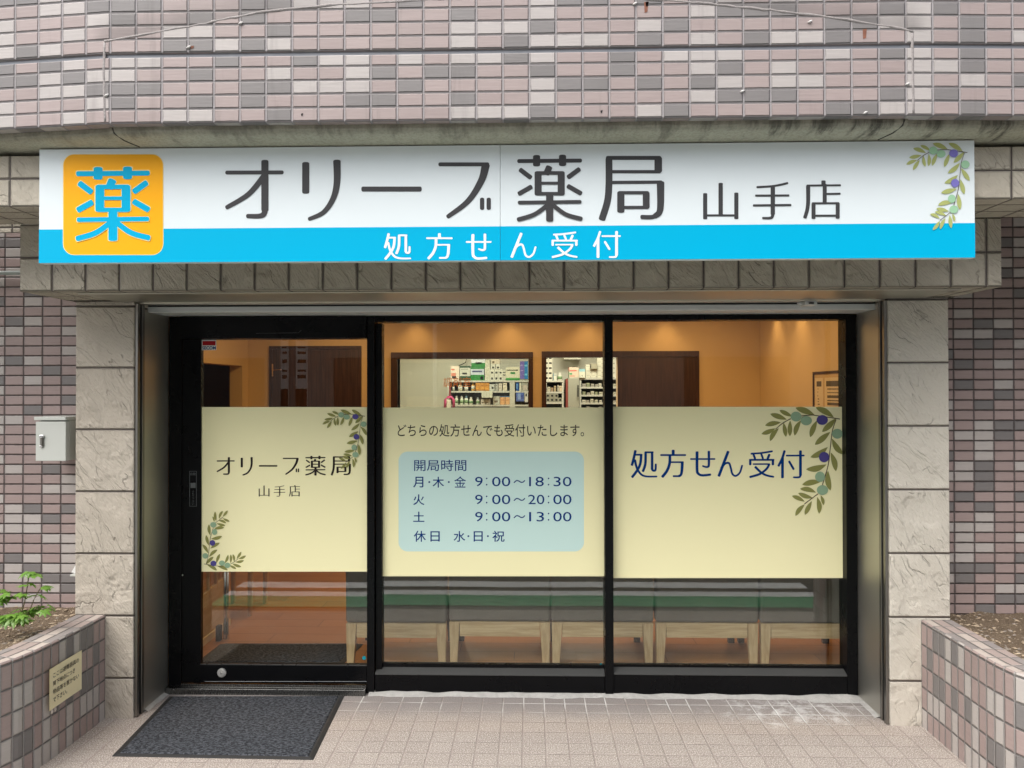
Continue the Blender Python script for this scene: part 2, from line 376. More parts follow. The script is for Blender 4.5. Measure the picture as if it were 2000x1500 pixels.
# glyph: (bbox, [(points, width0, width1 or None, smooth)])
def yaku():
    S = [([(1040,899),(1380,896)],22),([(1137,876),(1137,918)],40),([(1282,874),(1282,916)],40),
         ([(1050,950),(1100,988)],26),([(1043,1079),(1103,1045)],26),([(1371,947),(1318,986)],26),([(1317,1041),(1380,1077)],26),
         ([(1206,936),(1194,965)],36),([(1145.5,966),(1145.5,1080)],39),([(1274.5,966),(1274.5,1080)],39),
         ([(1140,965),(1280,965)],20),([(1150,1022),(1270,1022)],16),([(1140,1080.5),(1280,1080.5)],19),
         ([(1210,1085),(1210,1226)],40),([(1042,1130),(1378,1126)],20),
         ([(1196,1146),(1125,1196),(1038,1224)],24),([(1230,1146),(1300,1196),(1383,1220)],24)]
    return ((1025,857,1395,1238), S)
G = {
 '薬': yaku(),
 '局': ((1485,869,1852,1234), [([(1541,890),(1541,1020),(1533,1120),(1503,1220)],38),([(1535,881),(1822,881)],22),([(1816,885),(1816,952)],42),
        ([(1556,958),(1822,958)],18),([(1556,1018),(1830,1016)],18),([(1829,1022),(1829,1140),(1822,1185),(1800,1204)],42,30),([(1808,1200),(1780,1211),(1727,1211)],24),
        ([(1607,1078),(1607,1176)],40),([(1600,1075),(1755,1075)],18),([(1749,1080),(1749,1153)],38),([(1610,1157),(1755,1157)],17)]),
 'オ': ((1253,884,1582,1220), [([(1268,963),(1572,962)],22),([(1478,903),(1478,1170)],40),([(1480,1160),(1472,1194),(1445,1206),(1384,1206)],34,24),([(1468,990),(1385,1085),(1268,1156)],34,24)]),
 'リ': ((1686,884,1902,1233), [([(1706,915),(1706,1070)],40),([(1880,902),(1880,1020),(1858,1110),(1805,1185),(1729,1221)],42,22)]),
 'ー': ((157,1040,498,1070), [([(170,1055),(485,1055)],28)]),
 'ブ': ((588,903,884,1220), [([(600,917),(862,917)],22),([(853,922),(828,1010),(755,1122),(645,1207)],46,24),([(833,1114),(833,1160)],24),([(870,1114),(870,1160)],24)]),
 '山': ((88,173,549,662), [([(115,325),(115,645)],54),([(317,192),(317,600)],56),([(521,318),(521,643)],54),([(120,604),(515,604)],27)]),
 '手': ((733,168,1243,656), [([(794,237),(980,225),(1100,205),(1185,184)],28),([(776,347),(1202,345)],28),([(748,475),(1227,470)],30),([(996,232),(996,585)],56),([(998,575),(987,624),(950,639),(868,639)],44,28)]),
 '店': ((1392,138,1888,656), [([(1656,160),(1656,205)],56),([(1446,216),(1872,212)],26),([(1456,222),(1456,420),(1444,530),(1414,632)],54,46),([(1672,205),(1672,440)],52),([(1690,325),(1868,322)],26),
        ([(1515,447),(1850,445)],26),([(1526,455),(1526,638)],52),([(1841,450),(1841,635)],52),([(1540,608),(1830,607)],26)]),
 '処': ((66,103,356,407), [([(116,117),(100,190),(80,265)],28),([(120,157),(184,157)],20),([(180,160),(168,260),(130,335),(84,396)],28),([(112,218),(135,305),(180,370),(240,392),(345,393)],26,18),
        ([(228,135),(226,240),(216,290),(200,332)],28),([(226,130),(305,130)],20),([(298,136),(298,310)],28),([(297,300),(306,326),(334,322),(338,264)],26,22)]),
 '方': ((384,99,668,407), [([(527,113),(527,152)],32),([(396,160),(657,160)],20),([(491,166),(488,250),(460,330),(412,393)],30),([(500,237),(632,237)],18),([(626,242),(621,330),(610,374),(588,388)],32,24),([(598,389),(532,389)],20)]),
 'せ': ((710,111,985,390), [([(720,203),(975,203)],18),([(786,130),(786,318),(800,362),(842,380),(928,373)],32,24),([(914,125),(914,262),(904,286),(880,289),(850,279)],28,18)]),
 'ん': ((1006,112,1285,398), [([(1122,126),(1080,235),(1024,383)],30),([(1050,300),(1090,254),(1132,248),(1152,300),(1168,362),(1205,386),(1250,350),(1274,277)],24,20)]),
 '受': ((1346,110,1626,410), [([(1377,145),(1480,138),(1598,120)],20),([(1398,152),(1414,195)],24),([(1482,146),(1500,195)],22),([(1569,158),(1553,197)],26),([(1360,212),(1615,212)],20),([(1363,218),(1363,260)],26),([(1609,218),(1609,260)],26),
        ([(1398,258),(1570,258)],16),([(1568,262),(1538,312),(1465,366),(1364,397)],24),([(1421,292),(1480,348),(1540,380),(1612,396)],26,20)]),
 '付': ((1660,106,1956,412), [([(1734,119),(1710,195),(1672,274)],26),([(1713,190),(1713,400)],30),([(1759,166),(1944,165)],18),([(1787,232),(1832,310)],24),([(1908,120),(1908,375)],30),([(1909,368),(1896,399),(1836,401)],26,18)]),
}
LAY = [0]
def flat(mb, pts_px, y, mi=0, rev=False):
    """one flat printed polygon lying on the vertical plane at depth y, given in photo pixels"""
    v = [P(px, py, y) for px, py in pts_px]
    a = sum(v[i].x*v[(i+1)%len(v)].z - v[(i+1)%len(v)].x*v[i].z for i in range(len(v)))
    if a < 0: v.reverse()
    mb.face(v, None, mi)
def put_glyph(mb, ch, box, y, fat=1.0):
    (x0,y0,x1,y1), S = G[ch]
    bx0, by0, bx1, by1 = box
    sx, sy = (bx1-bx0)/(x1-x0), (by1-by0)/(y1-y0); sm = math.sqrt(abs(sx*sy))
    for i, st in enumerate(S):
        pts, w0 = st[0], st[1]; w1 = st[2] if len(st) > 2 else None
        q = [(bx0+(px-x0)*sx, by0+(py-y0)*sy) for px, py in pts]
        for poly in stroke_poly(q, w0*sm*fat, (w1*sm*fat if w1 else None), capr=max(w0*0.2, min(w0/2, 11))*sm):
            flat(mb, poly, y - 0.00012*i)
def rrect(x0, y0, x1, y1, r, n=8):
    pts = []
    for cx, cy, a0 in ((x1-r,y0+r,-90),(x1-r,y1-r,0),(x0+r,y1-r,90),(x0+r,y0+r,180)):
        for k in range(n+1):
            a = R(a0+90*k/n); pts.append((cx+r*math.cos(a), cy+r*math.sin(a)))
    return pts
def text_mesh(body, name, mat, parent, box=None, y=0.0, quad=None, offset=0.0, fatter=0.0):
    """built-in font text fitted to a pixel box on the plane y, or to four corner points (bl, br, tl)"""
    c = bpy.data.curves.new('lettering', 'FONT'); c.body = body; c.resolution_u = 3; c.space_line = 0.9; c.offset = fatter
    o = bpy.data.objects.new('lettering', c); COL.objects.link(o)
    me = bpy.data.meshes.new_from_object(o.evaluated_get(bpy.context.evaluated_depsgraph_get()))
    bpy.data.objects.remove(o)
    xs = [v.co.x for v in me.vertices]; ys = [v.co.y for v in me.vertices]
    x0, x1, y0, y1 = min(xs), max(xs), min(ys), max(ys)
    if quad is None:
        bl, br, tl = P(box[0], box[3], y), P(box[2], box[3], y), P(box[0], box[1], y)
    else: bl, br, tl = map(Vector, quad)
    for v in me.vertices:
        a, b = (v.co.x-x0)/(x1-x0), (v.co.y-y0)/(y1-y0)
        v.co = bl + (br-bl)*a + (tl-bl)*b
    me.materials.clear(); me.materials.append(mat)
    for p in me.polygons: p.material_index = 0
    ob = bpy.data.objects.new(name, me); COL.objects.link(ob)
    adopt(ob, parent)
    return ob

LEAVES = [(1310,118,1445,165),(1385,88,1490,140),(1515,68,1672,128),(1680,65,1828,148),(1268,212,1397,188),(1238,282,1352,237),(1308,340,1378,235),(1438,305,1418,190),
 (1470,300,1472,173),(1508,295,1562,170),(1635,308,1690,172),(1732,265,1845,155),(1673,370,1798,265),(1902,448,1812,318),(1637,472,1778,388),(1845,585,1803,432),
 (1602,570,1768,530),(1800,742,1780,580),(1570,695,1725,668),(1552,728,1683,758),(1538,762,1655,802),(1487,785,1590,832),(1515,948,1590,855),(1592,940,1648,828),(1708,930,1692,795),(1745,860,1720,780)]
TWIGS = [[(1355,240),(1410,195),(1475,158)],[(1560,135),(1640,128),(1700,134),(1875,160)],[(1845,165),(1815,260),(1798,400),(1780,540),(1735,695)],[(1700,768),(1650,805),(1590,850)]]
OLIVES = [(1520,140,44,40,0),(1603,173,46,38,0),(1733,168,46,40,1),(1856,280,44,40,0),(1748,470,42,42,1),(1715,630,40,42,0),(1735,738,46,40,0)]
def branch(box, y, mats, parent, flip=False, name='olive_branch'):
    x0,y0,x1,y1 = 1238,65,1902,948
    bx0,by0,bx1,by1 = box
    def T(p):
        a, b = (p[0]-x0)/(x1-x0), (p[1]-y0)/(y1-y0)
        if flip: a, b = 1-a, 1-b
        return (bx0+a*(bx1-bx0), by0+b*(by1-by0))
    mb = MB(); k = 0
    for (ax,ay,cx,cy) in LEAVES:
        k += 1
        dx, dy = cx-ax, cy-ay; L = math.hypot(dx, dy); tx, ty = dx/L, dy/L
        wd = 0.13*L + 2.5; bend = (random.random()-0.5)*0.16*L; top, bot = [], []
        for i in range(11):
            t = i/10; wf = (math.sin(math.pi*t**0.85))**0.9*wd; bo = math.sin(math.pi*t)*bend
            px, py = ax+dx*t-ty*bo, ay+dy*t+tx*bo
            top.append((px-ty*wf, py+tx*wf)); bot.append((px+ty*wf, py-tx*wf))
        for i in range(10):
            q = [top[i], bot[i], bot[i+1], top[i+1]]
            if i == 0: q = [top[0], bot[1], top[1]]
            if i == 9: q = [top[9], bot[9], bot[10]]
            flat(mb, [T(p) for p in q], y-0.00008*k)
    for pts in TWIGS:
        k += 1
        q = [T(p) for p in pts]; s = (bx1-bx0)/(x1-x0)
        for poly in stroke_poly(q, 5.5*s, 7*s, capr=2*s): flat(mb, poly, y-0.00008*k, 3)
    for (cx,cy,rx,ry,c) in OLIVES:
        k += 1
        flat(mb, [T((cx+rx*math.cos(2*math.pi*i/24), cy+ry*math.sin(2*math.pi*i/24))) for i in range(24)], y-0.00008*k, 1+c)
    return mb.build(name, mats, parent, merge=False)

# ================================================================== ground
YF = 0.0                     # outer face of the shop front frame
YP, YS, YB, YG = -0.33, -0.69, -1.00, -1.19     # pillar front, stone fascia, stone beam front, upper wall
XL = P(330, 900, YF).x; XR = P(1672, 900, YF).x  # clear opening
ZS = 2.040                   # soffit height
def paving():
    n = NT('paving_tiles'); uvw = n.uv(); u, v, _ = n.xyz(uvw)
    T = 0.1045
    a = n.m('DIVIDE', n.m('SUBTRACT', u, P(1217.7,1360,0).x), T); b = n.m('DIVIDE', n.m('ADD', v, 0.012), T)
    fa = n.m('FRACT', a); fb = n.m('FRACT', b)
    d = n.m('MULTIPLY', n.m('MINIMUM', n.m('MINIMUM', fa, n.m('SUBTRACT', 1.0, fa)), n.m('MINIMUM', fb, n.m('SUBTRACT', 1.0, fb))), T)
    d = n.m('ADD', d, n.m('MULTIPLY', n.m('SUBTRACT', n.noise(uvw, 55, 3), 0.5), 0.0035))
    mask = n.mr(d, 0.0018, 0.0042)
    wv, wc = n.white(n.vec(n.m('FLOOR', a), n.m('FLOOR', b), 0.0)); r2, g2, b2 = n.xyz(wc)
    sp = n.noise(uvw, 190, 2, 0.8)
    base = n.mix(n.m('ADD', n.m('MULTIPLY', n.noise(uvw, 3, 4), 0.6), n.m('MULTIPLY', r2, 0.4)), (0.28,0.242,0.216), (0.385,0.342,0.308))
    base = n.mix(n.mr(sp, 0.53, 0.62), base, (0.66,0.60,0.555))
    base = n.mix(n.m('MULTIPLY', n.mr(sp, 0.47, 0.37), 0.85), base, (0.155,0.125,0.112))
    # worn dark film close to the shop front and lime bloom on the right
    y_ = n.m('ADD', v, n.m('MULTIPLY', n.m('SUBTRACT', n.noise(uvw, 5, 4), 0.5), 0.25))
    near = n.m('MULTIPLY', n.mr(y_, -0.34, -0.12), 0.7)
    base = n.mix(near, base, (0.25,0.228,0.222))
    dx = n.m('MULTIPLY', n.m('SUBTRACT', u, 1.30), 1.15); dy = n.m('MULTIPLY', n.m('ADD', v, 0.17), 2.3)
    rad = n.m('SQRT', n.m('ADD', n.m('MULTIPLY', dx, dx), n.m('MULTIPLY', dy, dy)))
    st = n.m('ADD', rad, n.m('MULTIPLY', n.m('SUBTRACT', n.noise(uvw, 9, 6, 0.7), 0.5), 0.9))
    bloom = n.mr(st, 0.50, 0.16)
    blot = n.mr(n.noise(uvw, 13, 5, 0.7), 0.44, 0.62)
    bloomf = n.m('MULTIPLY', n.m('MULTIPLY', bloom, blot), 0.6)
    base = n.mix(bloomf, base, (0.74,0.73,0.72))
    g0 = n.mix(n.noise(uvw, 6, 4), (0.27,0.225,0.205), (0.40,0.35,0.32))
    lime = n.m('MAXIMUM', n.m('MULTIPLY', bloom, 0.9), n.m('MULTIPLY', n.m('MULTIPLY', n.mr(y_, -0.34, -0.1), n.mr(n.noise(uvw, 4, 3), 0.42, 0.6)), 0.8))
    grout = n.mix(lime, g0, (0.70,0.69,0.67))
    col = n.mix(mask, grout, base)
    n.bump(n.m('ADD', n.mr(d, 0.001, 0.006), n.m('ADD', n.m('MULTIPLY', sp, 0.25), n.m('MULTIPLY', n.m('MULTIPLY', n.m('SUBTRACT', fa, 0.5), n.m('SUBTRACT', g2, 0.5)), 0.5))), 0.0022)
    return n.set(col, n.m('SUBTRACT', 0.78, n.m('MULTIPLY', r2, 0.12)), 0.0, 0.35)
mb = MB(); mb.face([(-14,-1.42,0),(14,-1.42,0),(14,0.6,0),(-14,0.6,0)], [(-14,-1.42),(14,-1.42),(14,0.6),(-14,0.6)])
mb.face([(-14,-1.42,-0.08),(14,-1.42,-0.08),(14,-1.42,0),(-14,-1.42,0)], [(-14,-1.5),(14,-1.5),(14,-1.42),(-14,-1.42)])
tag(mb.build('pavement', paving()), kind='structure')
def asphalt():
    n = NT('asphalt'); p = n.pos(); a = n.noise(p, 160, 3, 0.7)
    n.bump(a, 0.004)
    return n.set(n.mix(n.noise(p, 1.5, 4), n.mix(a, (0.045,0.044,0.043), (0.13,0.128,0.124)), (0.085,0.083,0.08)), 0.85, 0.0, 0.3)
mb = MB(); mb.face([(-60,-60,-0.02),(60,-60,-0.02),(60,-1.42,-0.02),(-60,-1.42,-0.02)])
mb.face([(-60,-1.42,-0.02),(-14,-1.42,-0.02),(-14,60,-0.02),(-60,60,-0.02)]); mb.face([(14,-1.42,-0.02),(60,-1.42,-0.02),(60,60,-0.02),(14,60,-0.02)])
tag(mb.build('road', asphalt()), kind='structure')
mb = MB(); mb.box(-30, 30, -9.7, -3.15, -0.3, 0.02)  # unseen pale slab, added to bounce daylight up onto the shop front
tag(mb.build('bounce_slab', plain('pale_bounce_concrete', (0.46,0.45,0.42), 0.85, var=0.12, scale=3)), kind='structure')
for (a, b, c) in ((-1.86,-1.57,'green'), (-1.99,-1.86,'w'), (-2.28,-2.10,'w')):
    mb = MB(); mb.face([(-2.42,a,-0.014),(2.25,a,-0.014),(2.25,b,-0.014),(-2.42,b,-0.014)])
    m_ = plain('green_road_paint', (0.07,0.34,0.16), 0.8, var=0.2, scale=20) if c == 'green' else M.setdefault('road_white', plain('white_road_paint', (0.86,0.86,0.85), 0.8, var=0.15, scale=20))
    tag(mb.build('road_marking', m_), kind='structure')

# ================================================================== pharmacy building
B = thing('pharmacy_building', 'pink and grey tiled building with stone framed pharmacy front and black glass entrance', 'building')
gx = P(215.3, 200, YG).x; gz = P(1000, 233.0, YG).z
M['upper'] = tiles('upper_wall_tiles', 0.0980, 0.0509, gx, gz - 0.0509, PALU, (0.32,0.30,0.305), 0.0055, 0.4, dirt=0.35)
xa = P(205, 160, YG).x; xb = P(1782, 150, YG).x
z0 = P(1000, 234, YG).z; zt = 3.45
slot0 = P(1000, 103, YG).z; slot1 = slot0 + 0.0155
# the wall is a thin front, with the two wings bent back slightly
path = [(-4.9, -0.84), (xa, YG), (xb, YG), (4.9, -1.05)]
def along(path, z0, z1, thick, mi=0, u_ref=None):
    m_ = MB(); u = {0: None}
    us = [0.0]
    for p, q in zip(path, path[1:]): us.append(us[-1] + math.dist(p, q))
    sh = path[1][0] - us[1]
    us = [k + sh for k in us]
    for i in range(len(path)-1):
        (ax, ay), (bx, by) = path[i], path[i+1]
        m_.face([(ax,ay,z0),(bx,by,z0),(bx,by,z1),(ax,ay,z1)], [(us[i],z0),(us[i+1],z0),(us[i+1],z1),(us[i],z1)])
        m_.face([(ax,ay+thick,z0),(bx,by+thick,z0),(bx,by,z0),(ax,ay,z0)], [(us[i],z0-thick),(us[i+1],z0-thick),(us[i+1],z0),(us[i],z0)])
        m_.face([(bx,by+thick,z0),(ax,ay+thick,z0),(ax,ay+thick,z1),(bx,by+thick,z1)], None)
        m_.face([(ax,ay,z1),(bx,by,z1),(bx,by+thick,z1),(ax,ay+thick,z1)], None)
    return m_
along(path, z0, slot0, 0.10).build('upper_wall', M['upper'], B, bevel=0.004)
_xc = (xa+xb)/2; _za = P(205,82,YG).z; _zc = P(1000,-4,YG).z
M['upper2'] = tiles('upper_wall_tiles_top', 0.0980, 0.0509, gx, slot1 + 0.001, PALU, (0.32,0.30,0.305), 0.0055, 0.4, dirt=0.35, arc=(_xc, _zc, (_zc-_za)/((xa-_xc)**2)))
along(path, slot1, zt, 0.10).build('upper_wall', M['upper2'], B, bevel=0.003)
inner = [(x, y+0.008) for x, y in path]
M['sealant'] = plain('grey_sealant', (0.20,0.21,0.235), 0.55, var=0.25, scale=9)
along(inner, slot0-0.01, slot1+0.01, 0.06).build('expansion_joint', M['sealant'], B)
# sealant beads left by an old arched awning, and the corner beads
yb = YG - 0.002
M['bead'] = plain('dirty_sealant', (0.275,0.25,0.242), 0.6, var=0.35, scale=25, bump=0.003, bscale=160)
mb = MB()
for pts in ([(205,82),(370,52),(450,36),(530,22),(640,11),(800,2),(900,-4)], [(1250,-4),(1330,4),(1400,10),(1480,18),(1560,27),(1700,46),(1782,62)]):
    q = catmull(pts, 6)
    mb.tube([P(x + random.uniform(-1,1), y + random.uniform(-1.2,1.2), YG+0.0025) for x, y in q], [random.uniform(0.0035,0.0065) for _ in q], 8)
for pts in ([(205,84),(204,160),(206,238)],):
    q = catmull(pts, 6); mb.tube([P(x + random.uniform(-.6,.6), y, YG+0.004) for x, y in q], 0.006, 8)
q = catmull([(1781,64),(1782,150),(1783,222)], 6); mb.tube([P(x, y, YG+0.004) for x, y in q], 0.006, 8)
mb.build('sealant_bead', M['bead'], B, smooth=True)
M['rust'] = plain('rust', (0.20,0.080,0.048), 0.85, var=0.5, scale=60)
M['hole'] = plain('drill_hole', (0.015,0.012,0.012), 0.9)
mb = MB()
for (x, y, w_, h_, mi) in ((1262,14,4,11,0),(1689,66,4,10,0),(375,92,4,3,0),(590,224,2.2,3,1),(1175,218,2.2,3,1),(1264,8,3,5,1)):
    mb = MB(); mb.face([P(x-w_+1, y+h_, YG-0.0015), P(x+w_-1.5, y+h_*0.8, YG-0.0015), P(x+w_, y-h_, YG-0.0015), P(x-w_, y-h_+1, YG-0.0015)])
    mb.build('rust_stain' if mi == 0 else 'drill_hole', M['rust'] if mi == 0 else M['hole'], B, merge=False)
# dabs of white filler
mb = MB()
for (x, y) in ((208,186),(368,92),(1582,42),(1772,164),(470,45),(1240,7),(1450,178),(1690,340-120)):
    mb = MB(); mb.tube([P(x-4, y+2, yb), P(x, y, yb-0.004), P(x+4, y-2, yb)], [0.002, 0.0045, 0.002], 6)
    mb.build('filler_dab', M.setdefault('filler', plain('white_filler', (0.62,0.60,0.58), 0.7)), B, smooth=True)

# concrete ledge (cove) under the upper wall
def concrete():
    n = NT('stained_concrete'); p = n.pos(); x, y, z = n.xyz(p)
    f = n.noise(p, 9, 5, 0.65); g = n.noise(p, 90, 3, 0.6)
    col = n.mix(f, (0.38,0.37,0.29), (0.50,0.485,0.39))
    col = n.mix(n.m('MULTIPLY', n.mr(g, 0.45, 0.62), 0.25), col, (0.15,0.14,0.11))
    drip = n.noise(n.vec(n.m('MULTIPLY', x, 13.0), n.m('MULTIPLY', y, 3.0), n.m('MULTIPLY', z, 1.5)), 1.0, 6, 0.7)
    zone = n.mr(n.m('ADD', z, n.m('MULTIPLY', n.m('SUBTRACT', drip, 0.5), 0.10)), 2.562, 2.588)
    rightm = n.mr(x, 0.2, 1.3, 0.45, 1.0)
    mold = n.m('MULTIPLY', n.m('MULTIPLY', zone, n.mr(drip, 0.40, 0.62)), rightm)
    col = n.mix(n.m('MULTIPLY', mold, 0.92), col, (0.012,0.011,0.010))
    col = n.mix(n.m('MULTIPLY', n.mr(z, 2.564, 2.577), 0.45), col, (0.14,0.132,0.108))
    n.bump(n.m('ADD', g, n.m('MULTIPLY', f, 0.8)), 0.006)
    return n.set(col, 0.9, 0.0, 0.2)
zk = 2.561 - z0
prof = [(0.03, z0+0.01), (0.032, z0+zk*0.42), (0.038, z0+zk*0.62), (0.055, z0+zk*0.80), (0.085, z0+zk*0.92), (0.12, z0+zk*0.98), (0.16, z0+zk), (0.45, z0+zk), (0.45, z0+0.01)]
mb = MB(); off = [(x, y) for x, y in path]
for i in range(3):
    (ax, ay), (bx, by) = off[i], off[i+1]
    if i == 0: bx, by = bx-0.002, by+0.0
    for (d0, h0), (d1, h1) in zip(prof, prof[1:]):
        e = 0.014 if i != 1 else 0.0
        mb.face([(ax,ay+d0+e,h0),(bx,by+d0+e,h0),(bx,by+d1+e,h1),(ax,ay+d1+e,h1)])
    for (qx, qy) in ((ax, ay), (bx, by)):
        e = 0.014 if i != 1 else 0.0
        mb.face([(qx, qy+d+e, h) for d, h in prof])
mb.build('concrete_ledge', concrete(), B, merge=False)
for sx_, x_ in ((1, xa+0.012), (-1, xb-0.015)):
    mb = MB(); mb.tube([(x_, YG+0.028, z0-0.004), (x_+sx_*0.003, YG+0.036, z0+zk*0.6), (x_+sx_*0.016, YG+0.083, z0+zk*0.93), (x_+sx_*0.04, YG+0.15, z0+zk)], 0.003, 6)
    mb.build('ledge_joint', plain('dark_joint', (0.045,0.043,0.036), 0.9), B)

# stone beam, stone fascia, pillars
SC0, SC1 = (0.39,0.35,0.285), (0.52,0.475,0.395)
zb = P(50, 404, YB).z
xj = P(20, 330, YB).x
M['beam'] = stone('beam_stone', 0.152, 0.112, xj, zb, SC0, SC1, relief=0.009)
mb = MB(); mb.box(-4.9, 4.9, YB, YS, zb, z0-0.055, skip='')
mb.build('stone_beam', M['beam'], B, bevel=0.003)
fx0 = P(39, 520, YS).x; fx1 = P(1956, 500, YS).x
M['fascia'] = stone('fascia_stone', 0.1508, 0.150, P(102, 540, YS).x, ZS, SC0, SC1, relief=0.018, gw=0.005)
mb = MB(); mb.box(fx0, fx1, YS, YS+0.085, ZS, zb, skip=''); mb.box(fx0, P(148,600,YP).x-0.02, YS+0.085, -0.13, ZS, zb); mb.box(P(1853,600,YP).x+0.02, fx1, YS+0.085, -0.13, ZS, zb)
mb.build('fascia', M['fascia'], B, bevel=0.003)
px0, px1 = P(147, 900, YP).x, XL-0.012
qx0, qx1 = XR+0.012, P(1854.5, 900, YP).x
M['pillar_l'] = stone('pillar_stone', 0.60, 0.3035, px0-0.2, -0.005+P(200,1201,YP).z-0.3035*2, (0.42,0.37,0.305), (0.57,0.515,0.44), relief=0.013)
M['pillar_r'] = stone('pillar_stone_pale', 0.60, 0.3035, qx0-0.2, P(1790,1206,YP).z-0.3035*2, (0.49,0.45,0.385), (0.63,0.59,0.515), relief=0.010)
for (a, b, m_, s) in ((px0, px1, 'pillar_l', 1), (qx0, qx1, 'pillar_r', -1)):
    mb = MB(); mb.box(a, b, YP, 0.02, -0.02, ZS)
    mb.build('stone_pillar', M[m_], B, bevel=0.005)
# side walls of tile with stone strip above
YW = -0.13
for sgn, xo, xi in ((-1, -4.9, px0), (1, qx1, 4.9)):
    ux = P(120, 700, YW).x if sgn < 0 else P(1862, 700, YW).x
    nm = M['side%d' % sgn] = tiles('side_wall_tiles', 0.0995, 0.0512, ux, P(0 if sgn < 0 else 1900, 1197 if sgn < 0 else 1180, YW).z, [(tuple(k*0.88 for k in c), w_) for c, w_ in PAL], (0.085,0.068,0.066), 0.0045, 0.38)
    zz = P(20, 455, YW).z if sgn < 0 else 3.2
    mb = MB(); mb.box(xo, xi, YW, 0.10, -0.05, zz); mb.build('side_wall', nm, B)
    if sgn < 0:
        mb = MB(); mb.box(xo, xi, YW, 0.10, zz+0.003, 3.2); mb.build('stone_band', M['beam'], B)
# roof slab closing everything above the shop (open light slot at far left)
mb = MB(); mb.box(-2.52, 4.9, YS+0.0, 6.4, z0-0.0, z0+0.2); mb.box(-4.9, -2.52, YW, 6.4, z0, z0+0.2)
mb.build('floor_slab', plain('slab_concrete', (0.3,0.29,0.27), 0.9), B)

# soffit: stone strip, then steel panel with the shutter slot, then the painted lintel box
mb = MB(); mb.box(px0-0.02, qx1+0.02, YS+0.085, YS+0.34, ZS+0.001, ZS+0.03)
mb.build('soffit', M['fascia'], B)
ys0 = YS + 0.045
mb = MB(); sx0, sx1 = XL-0.10, XR+0.18
mb.box(sx0, sx1, ys0, ys0+0.05, ZS-0.006, ZS-0.001); mb.box(sx0, sx1, ys0+0.054, -0.30, ZS-0.004, ZS-0.001); mb.box(sx0, sx1, -0.296, -0.232, ZS-0.010, ZS-0.001)
mb.build('soffit_panel', steel('soffit_steel', (0.62,0.60,0.52), 0.33), B, bevel=0.0015)
zl = P(1000, 617, YF).z
mb = MB(); mb.box(XL-0.11, XR+0.12, -0.2, -0.001, zl+0.004, ZS-0.014)
mb.build('lintel', M['lintel'], B, bevel=0.003)
mb = MB(); mb.box(XL-0.1, XR+0.1, -0.2, 0.09, ZS-0.012, ZS+0.3); mb.build('lintel_core', plain('dark_gap', (0.02,0.02,0.02), 0.9), B)
# shutter latch on the soffit
c = P(1578, 590, -0.26); mb = MB()
mb.box(c.x-0.028, c.x+0.028, -0.30, -0.225, ZS-0.030, ZS-0.011); mb.box(c.x-0.045, c.x+0.045, -0.262, -0.235, ZS-0.024, ZS-0.012); mb.box(c.x-0.012, c.x+0.012, -0.31, -0.30, ZS-0.026, ZS-0.018, 1)
mb.build('shutter_latch', [M['lintel'], M['rubber']], B, bevel=0.002)
# side jambs and shutter guides
for s, xe in ((-1, XL), (1, XR)):
    mb = MB(); x1 = xe + s*0.0115
    mb.box(xe + s*0.002, x1, -0.252, -0.002, 0.002, zl+0.002); mb.build('side_jamb', M['steel'], B, bevel=0.002)
    pe = px1 if s < 0 else qx0
    mb = MB()
    g = [(-0.322,-0.300), (-0.278,-0.256)]
    for a, b in g: mb.box(xe - s*0.003, pe - s*0.001, a, b, 0.002, ZS-0.012)
    mb.build('shutter_guide', M['steel_dark'], B, bevel=0.002)
    mb = MB(); mb.box(xe + s*0.008, pe - s*0.0005, -0.30, -0.256, 0.003, ZS-0.012); mb.build('shutter_slot', M['rubber'], B)

# ------------------------------------------------------------------ black frame
def X(px, y=YF): return P(px, 900, y).x
def Z(py, px=1000, y=YF): return P(px, py, y).z
zbot = 0.004
f0, f1 = -0.012, 0.085
def fbox(name, x0, x1, z0_, z1_, y0=f0, y1=f1, bev=0.002, mat=None, par=None):
    m_ = MB(); m_.box(x0, x1, y0, y1, z0_, z1_); return m_.build(name, mat or M['frame'], par or B, bevel=bev)
fbox('frame_post', XL+0.001, X(355), zbot, zl, y0=-0.002)
fbox('frame_post', X(1651), XR-0.001, zbot, zl)
fbox('frame_post', X(717.5), X(732), 0.002, zl)
fbox('frame_post', X(733), X(745), 0.12, Z(630), y0=0.012, y1=0.08)
fbox('frame_post', X(1180.5), X(1197), zbot, zl, y0=-0.016)
fbox('frame_head', X(732)+0.001, X(1180.5)-0.001, Z(628), zl); fbox('frame_head', X(1197)+0.001, X(1651)-0.001, Z(625,1400), zl)
